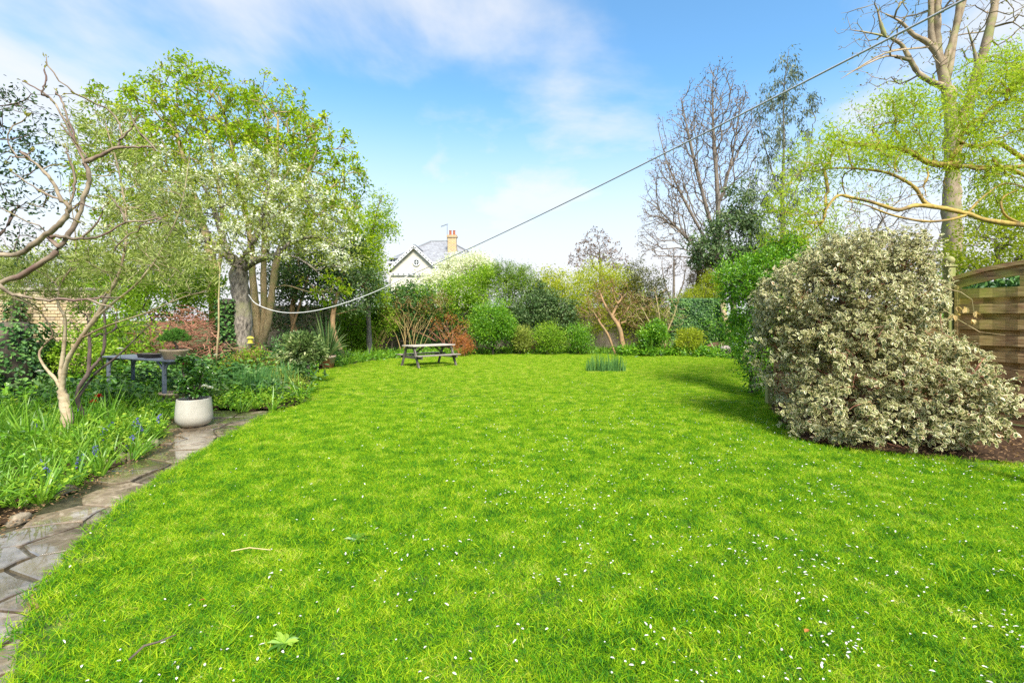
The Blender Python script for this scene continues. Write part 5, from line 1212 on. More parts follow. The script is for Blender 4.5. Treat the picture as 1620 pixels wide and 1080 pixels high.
# ================================================================== RIGHT: HEDGE AND VARIEGATED SHRUB
h0 = g0(1190, 10.4)
plant('bright_hedge', 'tall ragged bright green hedge left of the variegated shrub', 'hedge', h0, [([h0, h0 + [0, 0, 1.2], h0 + [-.1, 0, 2.4]], .07, .03), ([h0, h0 + [.5, 0, 1.2], h0 + [.7, 0, 2.4]], .06, .03)],
      [B(1180, 440, 10.6, 36, 38, .8), B(1205, 500, 10.3, 28, 60, .7), B(1168, 520, 11, 18, 30, .5), B(1200, 580, 9.9, 22, 40, .45), B(1225, 430, 10.3, 40, 40, .8), B(1160, 460, 11, 16, 22, .4), B(1218, 540, 9.9, 20, 80, .5), B(1190, 555, 10.2, 24, 26, .5), B(1245, 400, 10.4, 30, 22, .6), B(1225, 610, 9.5, 12, 22, .3)], 420, .08, .005, bk_dark,
      dict(n=26000, L=.062, W=.032, per=14, clump=.085, mat=lf_bright, shape='oval', fill=.5, bump=.35, rl=.02), step=.2, thr=.03)
shrub('boundary_hedge', 'mid green hedge closing the garden behind the bright hedge and the fence', 1300, 15, [((x_, y_, 1.0), (1.1, 1.1, 1.15)) for x_, y_ in ((9.2, 24.6), (9.8, 22.6), (10.2, 20.6), (10.6, 18.6), (10.8, 16.6), (10.8, 14.6), (10.6, 12.6), (10.2, 10.8))], 16000, .12, .06, lf_bright, fill=.85, natt=160, clump=.2, cat='hedge')
# variegated elaeagnus
v0 = G(1400, 700) + [0, .5, 0]
vb = [B(1295, 505, 7.2, 76, 80, 1.0), B(1370, 500, 7.2, 100, 95, 1.0), B(1370, 398, 7.0, 60, 24, .7), B(1240, 500, 7.3, 32, 70, .7), B(1320, 470, 7.0, 95, 70, 1.0), B(1388, 472, 7.0, 66, 76, 1.0), B(1275, 560, 7.1, 64, 95, .9), B(1370, 570, 6.7, 90, 90, 1.0), B(1455, 600, 6.3, 75, 75, .9), B(1330, 640, 6.4, 70, 55, .7), B(1430, 670, 6.0, 85, 42, .6), B(1510, 640, 5.9, 55, 48, .55), B(1462, 572, 6.3, 42, 40, .5), B(1555, 625, 5.75, 40, 30, .35), B(1432, 438, 6.9, 30, 38, .5), B(1370, 418, 7.0, 95, 38, .8), B(1330, 414, 7.0, 38, 26, .7), B(1400, 400, 7.0, 60, 28, .7), B(1550, 680, 5.6, 30, 20, .3), B(1285, 660, 6.5, 32, 30, .4)]
ve, vsk = plant('variegated_elaeagnus', 'huge rounded shrub with cream edged leaves in front of the timber fence', 'shrub', v0,
      [([v0 - [0, 0, .05], v0 + [0, 0, .5], v0 + [.05, .1, 1.2]], .07, .04), ([v0 + [.15, .0, -.03], P(1436, 600, 6.6), P(1440, 520, 6.9), P(1440, 440, 7.0)], .05, .02, 'new'), ([v0 + [-.2, .1, -.03], P(1370, 620, 6.7), P(1340, 520, 6.9), P(1330, 440, 7)], .05, .02, 'new'), ([v0 + [.3, 0, -.03], P(1480, 640, 6.2), P(1530, 600, 5.9), P(1560, 560, 5.8)], .03, .01, 'new')],
      vb, 1100, .08, .004, bk_red, dict(n=100, L=.06, W=.03, per=4, mat=lf_rust, name='dead_leaves', clump=.05), step=.13, bias=.25, wig=.12, thr=.02, inner=.5)
def var_leaves():
    nc = 4700; per = 12
    A = np.array(vsk.p); cand = np.where(vsk.r < .009)[0]
    c = np.concatenate([blob_pts(vb, nc * 2 // 3, inner=.82, bump_=.14, zmin=.12), A[rng.choice(cand, nc // 3)]])
    outc = np.array([G(1400, 640)[0] + .3, 7.3, .9]); cd = unit(c - outc) + rng.normal(size=c.shape) * .35; cd[:, 2] += .05
    k = np.repeat(np.arange(len(c)), per); j = np.tile(np.arange(per), len(c))
    cd = unit(cd); pos = c[k] + cd[k] * (j * .016)[:, None] + rng.normal(size=(len(k), 3)) * .012
    side = unit(np.cross(cd[k], rng.normal(size=(len(k), 3)))); d = side * 1.0 + cd[k] * .45; d[:, 2] -= .1
    nrm = cd[k] * .45 + rng.normal(size=d.shape) * .32 + np.array([0, -.15, 1.3])
    t = np.clip(.45 * rng.random(len(c))[k] + .5 * rng.random(len(k)), 0, 1) ; t[rng.random(len(t)) < .012] = 1
    return pos, d, nrm, t
pos, d, nrm, t = var_leaves()
# the 300 nearest, most open leaves one by one, the rest joined
near = np.argsort(np.linalg.norm(pos - np.array([3.9, 4.2, .9]), axis=1) + rng.random(len(pos)) * .9)[:300]
mask = np.ones(len(pos), bool); mask[near] = False
sz_ = rng.uniform(.040, .068, len(pos))
o = link('foliage', leaves_mesh('foliage', pos[mask], d[mask], sz_[mask], sz_[mask] * .6, .5, 'edged', t[mask], nrm=nrm[mask]), m_var, ve); o['kind'] = 'stuff'
lm = []
for k_ in range(8):
    me = leaves_mesh('leaf', np.zeros((1, 3)), np.array([[1., 0, 0]]), 1.0, .6, .5, 'edged', np.array([k_ / 8]), nrm=np.array([[0, 0, 1.]])); me.materials.append(m_var); lm.append(me)
for i in near:
    x = Vector(d[i]).normalized(); z = Vector(nrm[i]); y = z.cross(x).normalized(); z = x.cross(y)
    M = Matrix((x, y, z)).transposed().to_4x4(); M = Matrix.Translation(Vector(pos[i] - np.array(ve.location))) @ M @ Matrix.Scale(float(sz_[i]), 4)
    o = bpy.data.objects.new('leaf', lm[i % 8]); COL.objects.link(o); o.parent = ve; o.matrix_basis = M
#PART6
# ================================================================== BED PLANTING NOBODY COULD COUNT
def rosette(n, L, W, m, lean=(.25, .9), rad=.05, shape='blade', h=0.0, droop=0.0, arch=.62):
    a = rng.random(n) * 6.283; el = rng.uniform(*lean, n)
    d = np.column_stack([np.cos(a) * el, np.sin(a) * el, np.ones(n) * (1 - el * .5)])
    rr = rng.random(n) * rad
    pos = np.column_stack([np.cos(a) * rr, np.sin(a) * rr, rng.random(n) * h]); d[:, 2] -= droop
    me = leaves_mesh('clump', pos, d, L * rng.uniform(.55, 1.2, n), W * rng.uniform(.7, 1.2, n), .8, shape, np.clip(rng.random(n) * .7 + rng.random() * .3, 0, 1), fold=.25, arch=arch)
    me.materials.append(m); return me
def leafy(n, L, W, m, rad, h, shape='oval'):
    c = rng.normal(size=(n // 5 + 1, 3)) * [rad, rad, 0]; c[:, 2] = h * (.25 + .75 * rng.random(len(c))); k = rng.integers(0, len(c), n)
    pos = c[k] + rng.normal(size=(n, 3)) * L * .5; pos[:, 2] = np.maximum(pos[:, 2], .01); d = rng.normal(size=(n, 3)); d[:, 2] = d[:, 2] * .4 + .1
    me = leaves_mesh('clump', pos, d, L * rng.uniform(.6, 1.2, n), W, 1.2, shape, np.clip(.5 * rng.random(len(c))[k] + .5 * rng.random(n), 0, 1)); me.materials.append(m); return me
vc_strap = variants_collection('strap_clumps', [rosette(28, .34, .015, lf_strap, (.5, 1.2), .07, arch=.85) for _ in range(5)], lf_strap)
vc_tall = variants_collection('tall_strap_clumps', [rosette(22, .55, .019, lf_strap, (.35, 1.0), arch=.8) for _ in range(4)], lf_strap)
vc_iris = variants_collection('iris_clumps', [rosette(16, .45, .024, lf_blue, (.05, .3), .08) for _ in range(4)], lf_blue)
vc_leaf = variants_collection('leafy_clumps', [leafy(60, .065, .036, lf_spring, .12, .28) for _ in range(3)] + [leafy(60, .075, .04, lf_bright, .13, .34) for _ in range(2)], lf_bright)
vc_dark = variants_collection('dark_leafy_clumps', [leafy(70, .09, .045, lf_ivy, .14, .45) for _ in range(2)] + [leafy(60, .11, .04, lf_holm, .14, .5) for _ in range(1)] + [leafy(60, .08, .05, lf_bright, .14, .4) for _ in range(2)], lf_ivy)
vc_far = variants_collection('ground_cover_clumps', [leafy(50, .10, .045, lf_bright, .16, .20) for _ in range(4)] + [rosette(16, .32, .024, lf_strap) for _ in range(2)], lf_bright)
def near_bed(q, lo, hi): return q[(q[:, 1] > lo) & (q[:, 1] < hi)]
def z0(q, z=.03): return np.column_stack([q, np.full(len(q), z)])
bp = grid_pts(bedL, 26, (-17, -2.5), (1.8, 19)); bp = bp[in_view(bp)]
bp = bp[np.linalg.norm(bp - P(307, HZ, 7.2)[:2], axis=1) > .52]
distE = np.array([min(np.linalg.norm(q - e_) for e_ in bedEw) for q in bp])
a_ = bp[(bp[:, 1] < 8.6) & (distE > .03)]; a_ = a_[rng.random(len(a_)) < .85]
tree_xy = ob[:2]
scatter('bluebell_leaves', z0(a_), rng.uniform(.55, 1.1, len(a_)), vc_strap, 'arching green strap leaves filling the left bed', nvar=5)
q = bp[(bp[:, 1] > 5.6) & (bp[:, 1] < 9.5) & (distE > .5)]; q = q[(rng.random(len(q)) < .22)]
scatter('lily_leaves', z0(q), rng.uniform(.6, 1.05, len(q)), vc_tall, 'taller arching leaves behind the forked pale trunk', nvar=4)
q = bp[(bp[:, 1] > 2.2) & (bp[:, 1] < 10.5) & (distE > .05)]; q = q[rng.random(len(q)) < .3]
scatter('leafy_undergrowth', z0(q), rng.uniform(.5, 1.0, len(q)), vc_leaf, 'low leafy undergrowth between the strap leaves', nvar=5)
q = bp[(bp[:, 1] > 7.6) & (bp[:, 1] < 19) & (distE > .5)]; q = q[rng.random(len(q)) < .5]
q = q[(np.linalg.norm(q - G(454, 632)[:2] - [0, .1], axis=1) > .62) & (np.linalg.norm(q - G(487, 612)[:2], axis=1) > .6)]
scatter('dark_undergrowth', z0(q), rng.uniform(.6, 1.35, len(q)), vc_dark, 'dark leafy undergrowth in the shade under the trees', nvar=5)
q = bp[(bp[:, 1] > 7.9) & (bp[:, 1] < 12.6) & (bp[:, 0] > -5.3)]; q = q[rng.random(len(q)) < .6]; q = q[np.array([np.min(np.linalg.norm(edp - a, axis=1)) for a in q]) > .22]; q = q[(np.linalg.norm(q - G(454, 632)[:2] - [0, .1], axis=1) > .62) & (np.linalg.norm(q - G(487, 612)[:2], axis=1) > .35)]
scatter('hellebore_leaves', z0(q), rng.uniform(.6, 1.0, len(q)), vc_leaf, 'leafy plants right of the white pot', nvar=5)
q = np.array([G(430, 628)[:2] + rng.normal(size=2) * [.28, .25] for _ in range(26)] + [G(385, 625)[:2] + rng.normal(size=2) * [.3, .25] for _ in range(14)])
scatter('iris_leaves', z0(q), rng.uniform(.7, 1.1, len(q)), vc_iris, 'upright blue green leaves behind the mottled low shrub', nvar=4)
# far border ground cover
far_poly = [np.array(G(*p)[:2]) for p in ((505, 586), (560, 577), (620, 568), (700, 564), (800, 561), (1000, 561), (1100, 564), (1165, 570))] + [np.array([7.6, 25.5]), np.array([-4., 25.2]), np.array([-8.8, 21.5])]
q = grid_pts(far_poly, 9, (-9, 9.5), (14, 26))
lim = 1.4 + .5 * np.sin(q[:, 0] * 1.1)
de = np.array([min(np.linalg.norm(a - e_) for e_ in lawn_poly) for a in q]); q = q[(de < lim + 1.2)]
scatter('ground_cover', z0(q, -.01), rng.uniform(.7, 1.25, len(q)), vc_far, 'leafy ground cover along the far edge of the lawn', nvar=6)
q = np.array([P(px, 560, 21.6)[:2] for px in rng.uniform(985, 1160, 170)]) + np.column_stack([np.zeros(170), rng.normal(size=170) * .45 - .2])
scatter('creeping_plants', z0(q, 0), rng.uniform(1.1, 1.8, len(q)), vc_far, 'thicker bright ground cover in front of the ivy hedge', nvar=6)
# leaf litter and twigs on the right bed soil
q = grid_pts(bedR, 260, (4, 9), (4, 10)); n = len(q)
o = link('leaf_litter', leaves_mesh('leaf_litter', np.column_stack([q, .03 + rng.random(n) * .04]), rng.normal(size=(n, 3)) * [1, 1, .3], .05, .02, 1.5, 'diamond'), lf_brown); tag(o, 'dead brown leaves on the bare soil under the variegated shrub', kind='stuff')
q = np.array([bedEw[rng.integers(4, 40)] + rng.normal(size=2) * .10 for _ in range(900)]); n = len(q)
o = link('path_litter', leaves_mesh('path_litter', np.column_stack([q, .03 + rng.random(n) * .02]), rng.normal(size=(n, 3)) * [1, 1, .3], .03, .014, 1.5, 'diamond'), lf_brown); tag(o, 'brown leaf bits along the edge of the wet path', kind='stuff')

# ================================================================== OBJECTS
# ---- picnic table
m_tbl = plain('weathered_table_timber', (.20, .165, .14), (.085, .07, .06), 9, .8, .5)
m_tbl3 = plain('dull_board', (.34, .29, .24), (.18, .15, .12), 12, .8, .3)
m_tbl2 = plain('grey_board_top', (.52, .45, .38), (.33, .28, .23), 12, .8, .3)
fl, frr = G(655, 584.5), G(723, 579.5); bl, br = G(635, 579.5), G(699, 574.5)
ctr = (fl + frr + bl + br) / 4; ctr[2] = 0; v = (frr - fl) / 2 + (br - bl) / 2; ang = math.atan2(v[1], v[0])
pt = empty('picnic_table', ctr, 'weathered wooden picnic table with joined benches on the far left of the lawn', 'table', rz=ang)
TL, TH, SH = 1.66, .74, .43
for i in range(5): MB().box((0, -.30 + i * .15, TH - .02), (TL, .14, .036), b=.005).build('top_board', m_tbl2, pt, wc=False)
for s_ in (-1, 1):
    for j in (0, 1): MB().box((0, s_ * (.52 + j * .125), SH - .02), (TL, .12, .036), b=.005).build('seat_board', m_tbl3, pt, wc=False)
    x = s_ * (TL / 2 - .10)
    for t_ in (-1, 1): MB().bar((x, t_ * .22, TH - .04), (x, t_ * .56, 0), .045, .09, bev=.004).build('leg', m_tbl, pt, wc=False)
    MB().box((x + .05 * -s_, 0, SH - .085), (.045, 1.36, .09), b=.004).build('seat_beam', m_tbl, pt, wc=False)
    MB().box((x + .05 * -s_, 0, TH - .085), (.045, .66, .08), b=.004).build('top_beam', m_tbl, pt, wc=False)
    MB().bar((x - s_ * .06, 0, SH - .05), (x - s_ * .52, 0, TH - .06), .07, .04, bev=.004).build('brace', m_tbl, pt, wc=False)

# ---- grey stand with the bonsai
m_greyp = plain('grey_painted_timber', (.15, .17, .20), (.09, .10, .125), 14, .6, .2)
A1, A2 = P(258, 0, 8.35) * [1, 1, 0], P(170, 0, 9.25) * [1, 1, 0]
ax = (A2 - A1); Ls = np.linalg.norm(ax[:2]); an_ = math.atan2(ax[1], ax[0]); mid = (A1 + A2) / 2
bs = empty('plant_stand', mid, 'grey painted timber stand with curved brackets holding the bonsai', 'table', rz=an_)
nrm_s = -1  # depth away from the camera side
H_ = .90; D_s = .52
for i in range(4): MB().box((-.05, -.02 - i * .135 + .0, H_ - .015), (Ls + .35, .128, .028), b=.004).build('top_slat', m_greyp, bs, wc=False)
for sx in (-1, 1):
    for sy in (0, -1):
        x, y = sx * Ls / 2, sy * .40 - .02
        MB().box((x, y, (H_ - .03) / 2), (.055, .055, H_ - .03), b=.005).build('leg', m_greyp, bs, wc=False)
        pts = [(x - sx * (.03 + .22 * (1 - math.cos(t))), y, H_ - .05 - .24 * (1 - math.sin(t))) for t in np.linspace(0, 1.45, 6)]
        MB().tube(pts, .020, 6).build('bracket', m_greyp, bs, wc=False)
        if sx < 0:
            MB().tube([(x - .03 - .16 * (1 - math.cos(t)), y, H_ - .05 - .20 * (1 - math.sin(t))) for t in np.linspace(0, 1.45, 6)], .018, 6).build('bracket', m_greyp, bs, wc=False)
    MB().box((sx * Ls / 2, -.22, H_ - .065), (.04, .42, .06), b=.004).build('cross_rail', m_greyp, bs, wc=False)
for i in range(3): MB().box((-.05, -.06 - i * .15, .17), (Ls + .2, .12, .022), b=.003).build('shelf_slat', m_greyp, bs, wc=False)
def on_stand(u, v_, z): # stand coordinates to world
    c, s = math.cos(an_), math.sin(an_); return np.array([mid[0] + u * c - v_ * s, mid[1] + u * s + v_ * c, z])
m_bowl = plain('buff_stoneware', (.42, .31, .20), (.33, .24, .16), 10, .6)
m_tray = plain('dark_tray', (.10, .08, .07), (.06, .05, .045), 10, .7)
bc = on_stand(-Ls / 2 - .03, -.16, H_)
bon = empty('bonsai', bc, 'little bushy green bonsai pine in a wide buff bowl on the grey stand', 'bonsai')
MB().lathe([(.15, 0), (.165, .012), (.215, .13), (.235, .15), (.235, .172), (.215, .172), (.20, .14), (.0, .14)], 32, tuple(bc), 1.0, .75).build('bowl', m_bowl, bon, smooth=True)
MB().lathe([(.20, .135), (.12, .165), (.0, .175)], 20, tuple(bc), 1.0, .75, cap=False).build('soil', m_soil, bon)
MB().tube([bc + [.04, 0, .15], bc + [.05, .01, .22], bc + [.01, 0, .28], bc + [-.03, .01, .33], bc + [-.01, 0, .38]], [.024, .02, .018, .012, .008], 7).build('trunk', bk_dark, bon, smooth=True)
pads = [(bc + np.array(o_), np.array(r_)) for o_, r_ in (((-.01, 0, .46), (.17, .15, .07)), ((.16, 0, .37), (.13, .12, .06)), ((-.16, 0, .36), (.14, .12, .06)), ((.02, -.06, .38), (.14, .10, .06)), ((-.09, .05, .43), (.12, .1, .06)), ((.10, .02, .44), (.11, .10, .06)))]
q = blob_pts(pads, 380, inner=.6, bump_=.2); k = np.repeat(np.arange(380), 16); d = rng.normal(size=(len(k), 3)) * .7; d[:, 2] += .7
link('needles', leaves_mesh('needles', q[k], d, .042, .006, .3, 'diamond', np.clip(rng.random(len(k)), 0, 1)), lf_pine, bon)
for u, w_, lb_ in ((-.25, .30, 'shallow dark tray beside the bonsai bowl'), (.02, .24, 'smaller dark tray further left on the grey stand')):
    c = on_stand(u - .05, -.16, H_); mb = MB(); w2 = w_ / 2
    mb.lathe([(.13 * w_ / .3, 0), (.15 * w_ / .3, .07), (.16 * w_ / .3, .075), (.14 * w_ / .3, .07), (.125 * w_ / .3, .03), (0.001, .03)], 20, tuple(c)); tag(mb.build('plant_tray', m_tray, None, smooth=True), lb_, 'tray')
c = on_stand(-Ls / 2 - .02, -.16, .182)
o = MB().lathe([(.11, 0), (.13, .01), (.20, .10), (.225, .125), (.225, .145), (.205, .145), (.18, .10), (.001, .08)], 30, tuple(c)).build('stone_bowl', m_bowl, None, smooth=True); tag(o, 'empty buff bowl on the low shelf under the bonsai', 'bowl')

# ---- white pot with camellia
m_wpot = plain('white_glazed_pot', (.56, .52, .44), (.42, .37, .29), 3, .45)
wb = P(307, HZ, 7.2) * [1, 1, 0] + [0, 0, .012]
wp = empty('potted_camellia', wb, 'big round white pot with a glossy leaved shrub, on the wet path', 'potted plant')
MB().lathe([(.12, 0), (.15, .004), (.212, .05), (.240, .11), (.243, .17), (.232, .31), (.222, .405), (.220, .415), (.210, .415), (.208, .40), (.215, .32), (.001, .32)], 48, tuple(wb)).build('pot', m_wpot, wp, smooth=True)
MB().lathe([(.21, .365), (.12, .38), (.001, .385)], 24, tuple(wb), cap=False).build('soil', m_soil, wp)
sk = Skel()
for i in range(5):
    a = i * 1.3; sk.limb([wb + [.03 * math.cos(a), .03 * math.sin(a), .34], wb + [.08 * math.cos(a), .06 * math.sin(a), .55], wb + [.16 * math.cos(a), .14 * math.sin(a), .85]], .010, .006, attach=False)
cbl = [(wb + np.array([0, 0, .62]), np.array([.26, .22, .22])), (wb + np.array([-.06, 0, .85]), np.array([.20, .2, .22])), (wb + np.array([.12, 0, .72]), np.array([.18, .18, .14]))]
sk.attract(blob_pts(cbl, 70), .06, .3, .1); sk.radii(.02, .0025); tr, br, rs = sk.meshes(.006, 6)
for nm, x in [('stem', q) for q in tr] + [('branch', q) for q in br] + ([('twigs', rs)] if rs else []): link(nm, mesh_np(nm, x[0], x[1], True), bk_purple, wp)
A = np.array(sk.p); ci = rng.choice(np.where(sk.r < .005)[0], 190); k = np.repeat(np.arange(190), 5); d = rng.normal(size=(len(k), 3)); d[:, 2] = d[:, 2] * .4 - .25
link('leaves', leaves_mesh('leaves', A[ci[k]] + rng.normal(size=(len(k), 3)) * .02, d, .075 * rng.uniform(.7, 1.2, len(k)), .036, 1.2, 'oval', np.clip(.5 * rng.random(190)[k] + .4 * rng.random(len(k)), 0, 1)), L_('leaf_camellia', [(0, (.03, .09, .012)), (.6, (.08, .20, .02)), (1, (.24, .38, .05))], .25, .2, .7), wp)
m_red = leafmat('petal_red', [(0, (.35, .01, .01)), (1, (.60, .03, .02))], .5, .3); m_wh = leafmat('petal_cream', [(0, (.70, .68, .50)), (1, (.86, .85, .78))], .5, .3, gain=1.0)
m_bl = leafmat('petal_blue', [(0, (.10, .09, .36)), (1, (.26, .26, .60))], .5, .3, gain=1.0); m_pk = leafmat('petal_dark_pink', [(0, (.25, .02, .04)), (1, (.42, .06, .10))], .5, .3)
def blossom(c, r, m, parent, name='flower', n=14, cup=.6):
    a = np.arange(n) * 2.4; el = np.linspace(1.2, .1, n) * (1 - cup * .5); d = np.column_stack([np.cos(a) * np.cos(el), np.sin(a) * np.cos(el), np.sin(el)])
    nr = np.column_stack([-np.cos(a), -np.sin(a), np.full(n, .6)])
    return link(name, leaves_mesh(name, np.tile(np.array(c, float), (n, 1)), d, r, r * .75, .5, 'oval', rng.random(n), nrm=nr), m, parent)
blossom(wb + [-.05, -.12, .93], .045, m_pk, wp)
for q in ((.22, -.1, .60), (.27, -.05, .57)): blossom(wb + np.array(q), .05, m_wh, wp)

# ---- terracotta pot with spiky yucca
m_terra, nt, b = mat_new('terracotta')
n1 = noise(nt, 7, 5); geo = nt.nodes.new('ShaderNodeNewGeometry'); n2 = noise(nt, 3, 3)
nt.links.new(mixf(nt, ramp(nt, [(.45, (0, 0, 0)), (.6, (1, 1, 1))], n2), ramp(nt, [(.3, (.36, .12, .045)), (.7, (.50, .20, .09))], n1), (.46, .36, .26)), b.inputs['Base Color']); b.inputs['Roughness'].default_value = .85
tb_ = P(518, HZ, 15.6) * [1, 1, 0]
tp = empty('potted_yucca', tb_, 'terracotta pot with long spiky sword leaves on the lawn edge', 'potted plant')
MB().lathe([(.17, 0), (.18, .005), (.245, .36), (.262, .365), (.27, .44), (.25, .44), (.24, .38), (.001, .37)], 32, tuple(tb_)).build('pot', m_terra, tp, smooth=True)
n = 120; a = rng.random(n) * 6.283; el = rng.uniform(.1, 1.05, n); d = np.column_stack([np.cos(a) * el, np.sin(a) * el, 1.25 - el])
link('sword_leaves', leaves_mesh('sword_leaves', tb_ + np.column_stack([np.cos(a) * .06, np.sin(a) * .06, np.full(n, .40)]), d, rng.uniform(.7, 1.15, n), .042, .4, 'blade', rng.random(n)), L_('leaf_sword', [(0, (.06, .14, .04)), (.6, (.18, .29, .09)), (1, (.46, .48, .18))], .4, .2), tp)

# ---- bird feeder on the pear
m_yel = plain('yellow_plastic', (.62, .55, .08), (.5, .42, .05), 6, .4)
fc0 = P(396, 543, 13.4)
bf = empty('bird_feeder', fc0, 'small yellow hanging feeder beside the rough barked trunk', 'bird feeder')
MB().lathe([(.085, 0), (.09, .01), (.085, .02)], 16, tuple(fc0)).build('tray', m_yel, bf); MB().lathe([(.062, .02), (.062, .14)], 16, tuple(fc0)).build('tube', m_yel, bf)
MB().lathe([(.10, .14), (.095, .15), (.05, .19), (.012, .20)], 16, tuple(fc0)).build('roof', m_yel, bf); MB().tube([fc0 + [0, 0, .19], fc0 + [-.01, .1, .55], P(398, 455, 13.9)], .004, 4).build('hanger', m_dark, bf)

# ---- washing line
m_rope = plain('white_rope', (.74, .72, .68), (.58, .56, .52), 90, .8); m_line = plain('grey_line', (.42, .42, .44), (.30, .30, .32), 90, .6)
kn = P(645, 437, 11.5); te = P(393, 466, 14.2); ne = P(1502, -2, 3.2)
wlr = empty('washing_line', kn, 'washing line sagging from the rough trunk and rising across the sky to the top right', 'washing line')
cps = [te, P(406, 481, 14.0), P(440, 493, 13.4), P(480, 494, 13.), P(530, 484, 12.6), P(590, 463, 12.1), kn]
sm = smoothpoly(cps, 5); MB().tube(sm, .012, 6).build('thick_cord', m_rope, wlr, smooth=True)
far = ne + (ne - kn) * .25; pts = []
for i in range(25):
    t_ = i / 24; q = kn + (far - kn) * t_; q[2] -= .10 * math.sin(t_ * math.pi); pts.append(q)
MB().tube(pts, .0085, 5).build('thin_line', m_line, wlr, smooth=True)

# ---- daffodil leaves on the lawn
def spikes(name, label, cat, c, n, rx, ry, L, W, m, group=None):
    a = rng.random(n) * 6.283; rr = np.sqrt(rng.random(n)); x = np.cos(a) * rr * rx; y = np.sin(a) * rr * ry
    pos = np.column_stack([c[0] + x, c[1] + y, np.full(n, .02)]); rr2 = 1 - .5 * rr ** 3; L = L * rr2; d = np.column_stack([x / rx * .25 + rng.normal(size=n) * .14, y / ry * .2 + rng.normal(size=n) * .14, np.ones(n)])
    e = empty(name, (c[0], c[1], .03), label, cat, group); link('leaves', leaves_mesh('leaves', pos, d, L * rng.uniform(.45, 1.12, n), W, .3, 'blade', rng.random(n)), m, e); return e
spikes('daffodil_clump', 'clump of upright blue green daffodil leaves standing in the lawn, its left half', 'plant', G(945, 588), 260, .34, .24, .42, .014, lf_blue, 'daffodil leaf clumps in the lawn')
spikes('daffodil_clump', 'right hand lobe of the upright blue green leaf clump in the lawn', 'plant', G(973, 588), 240, .32, .24, .43, .014, lf_blue, 'daffodil leaf clumps in the lawn')

# ---- stones along the bed
m_rock = barkmat('mossy_rock', (.12, .095, .06), (.34, .27, .19), (.14, .15, .05), (16, 16, 16), .9, .8, .02)
def rock(name, c, r, label, cat, group=None, m=m_rock, seed=0):
    rg = np.random.default_rng(seed); V = []; Fs = []; nu, nv = 12, 7; ph = rg.random(6) * 6.28; ax_ = unit(rg.normal(size=(6, 3)))
    for j in range(nv + 1):
        for i in range(nu):
            th = math.pi * j / nv; f_ = 2 * math.pi * i / nu; d = np.array([math.sin(th) * math.cos(f_), math.sin(th) * math.sin(f_), math.cos(th)])
            k = 1 + .16 * sum(math.sin(float(d @ ax_[q]) * 4 + ph[q]) for q in range(6)) / 2.2
            k *= 1 + .09 * rg.normal(); p = np.sign(d) * np.abs(d) ** .7 * k; V.append(np.array(c) + p * np.array(r))
    for j in range(nv):
        for i in range(nu): Fs.append((j * nu + i, (j + 1) * nu + i, (j + 1) * nu + (i + 1) % nu, j * nu + (i + 1) % nu))
    mb = MB(); mb.add(V, Fs); me = mb.mesh(name, True)
    import bmesh
    bm = bmesh.new(); bm.from_mesh(me); bmesh.ops.remove_doubles(bm, verts=bm.verts, dist=1e-4); bm.to_mesh(me); bm.free()
    o = link(name, me, m); tag(o, label, cat, group); return o
RK = [(16, 832, .12, .09, .05, 'mossy yellow edging stone at the left edge of the picture'), (72, 785, .20, .13, .05, 'large flat brown edging stone, lowest of the row beside the path'), (112, 765, .11, .09, .05, 'flat pale edging stone between the large brown one and the long one'),
      (128, 756, .15, .10, .06, 'long sandy edging stone under the strap leaves'), (168, 738, .08, .07, .05, 'small low edging stone half covered by leaves'), (186, 733, .07, .07, .08, 'upright pinkish edging stone, left one of the close pair'),
      (198, 730, .07, .07, .07, 'pale rounded edging stone, right one of the close pair'), (218, 716, .10, .08, .07, 'rounded grey edging stone nearer the white pot'), (240, 706, .07, .06, .07, 'narrow upright edging stone just before the white pot')]
for i, (px, py, rx, ry_, rz_, lb_) in enumerate(RK):
    c = G(px, py); rock('edging_stone', (c[0], c[1] + ry_ * .8, rz_ * .45), (rx * .62, ry_ * .7, rz_ * .8), lb_, 'stone', 'stones edging the left bed', seed=i + 3)

# ---- flowers in the left bed
def flower(name, px, py, Y, label, m, r, group, kind='tulip'):
    top = P(px, py, Y); b0 = np.array([top[0] + rng.normal() * .03, top[1] + .02, .0])
    e = empty(name, b0, label, 'flower', group); mid_ = (b0 + top) / 2 + [rng.normal() * .02, 0, .02]
    MB().tube([b0, mid_, top], .005, 5).build('stem', lf_strap, e)
    if kind == 'bell':
        q = []
        for j in range(9): q.append(top + [rng.normal() * .015 + .01, rng.normal() * .015, -j * .018]);
        q = np.array(q); k = np.repeat(np.arange(9), 4); d = rng.normal(size=(36, 3)) * .5; d[:, 2] -= .8
        link('bells', leaves_mesh('bells', q[k], d, .032, .018, .3, 'oval', rng.random(36)), m, e)
    else: blossom(top, r, m, e, n=10, cup=0.0 if kind == 'tulip' else .9)
    return e
flower('tulip', 148, 637, 6.9, 'lower of the two red flowers right of the forked trunk', m_red, .06, 'red flowers in the left bed')
flower('tulip', 156, 628, 7.1, 'upper of the two red flowers right of the forked trunk', m_red, .06, 'red flowers in the left bed')
blu = [(65, 728, 'big blue flower spike low in the left bed near the flat brown stone'), (75, 737, 'blue flower spike just right of the biggest one'), (50, 746, 'small blue flower spike nearest the path'), (126, 718, 'blue flower spike above the pair of close stones'), (150, 706, 'small blue flower below the two red ones'), (222, 668, 'blue and white flower spike left of the white pot'), (212, 662, 'pale lilac flower left of the blue and white spike'), (173, 668, 'blue flower between the red ones and the lilac one'), (165, 676, 'darker blue flower beside the middle one'), (122, 642, 'lilac blue flower right behind the forked trunk'), (56, 664, 'blue flower left of the forked trunk'), (205, 688, 'blue flower over the stones near the white pot'), (250, 656, 'purple flower beside the grey stand leg')]
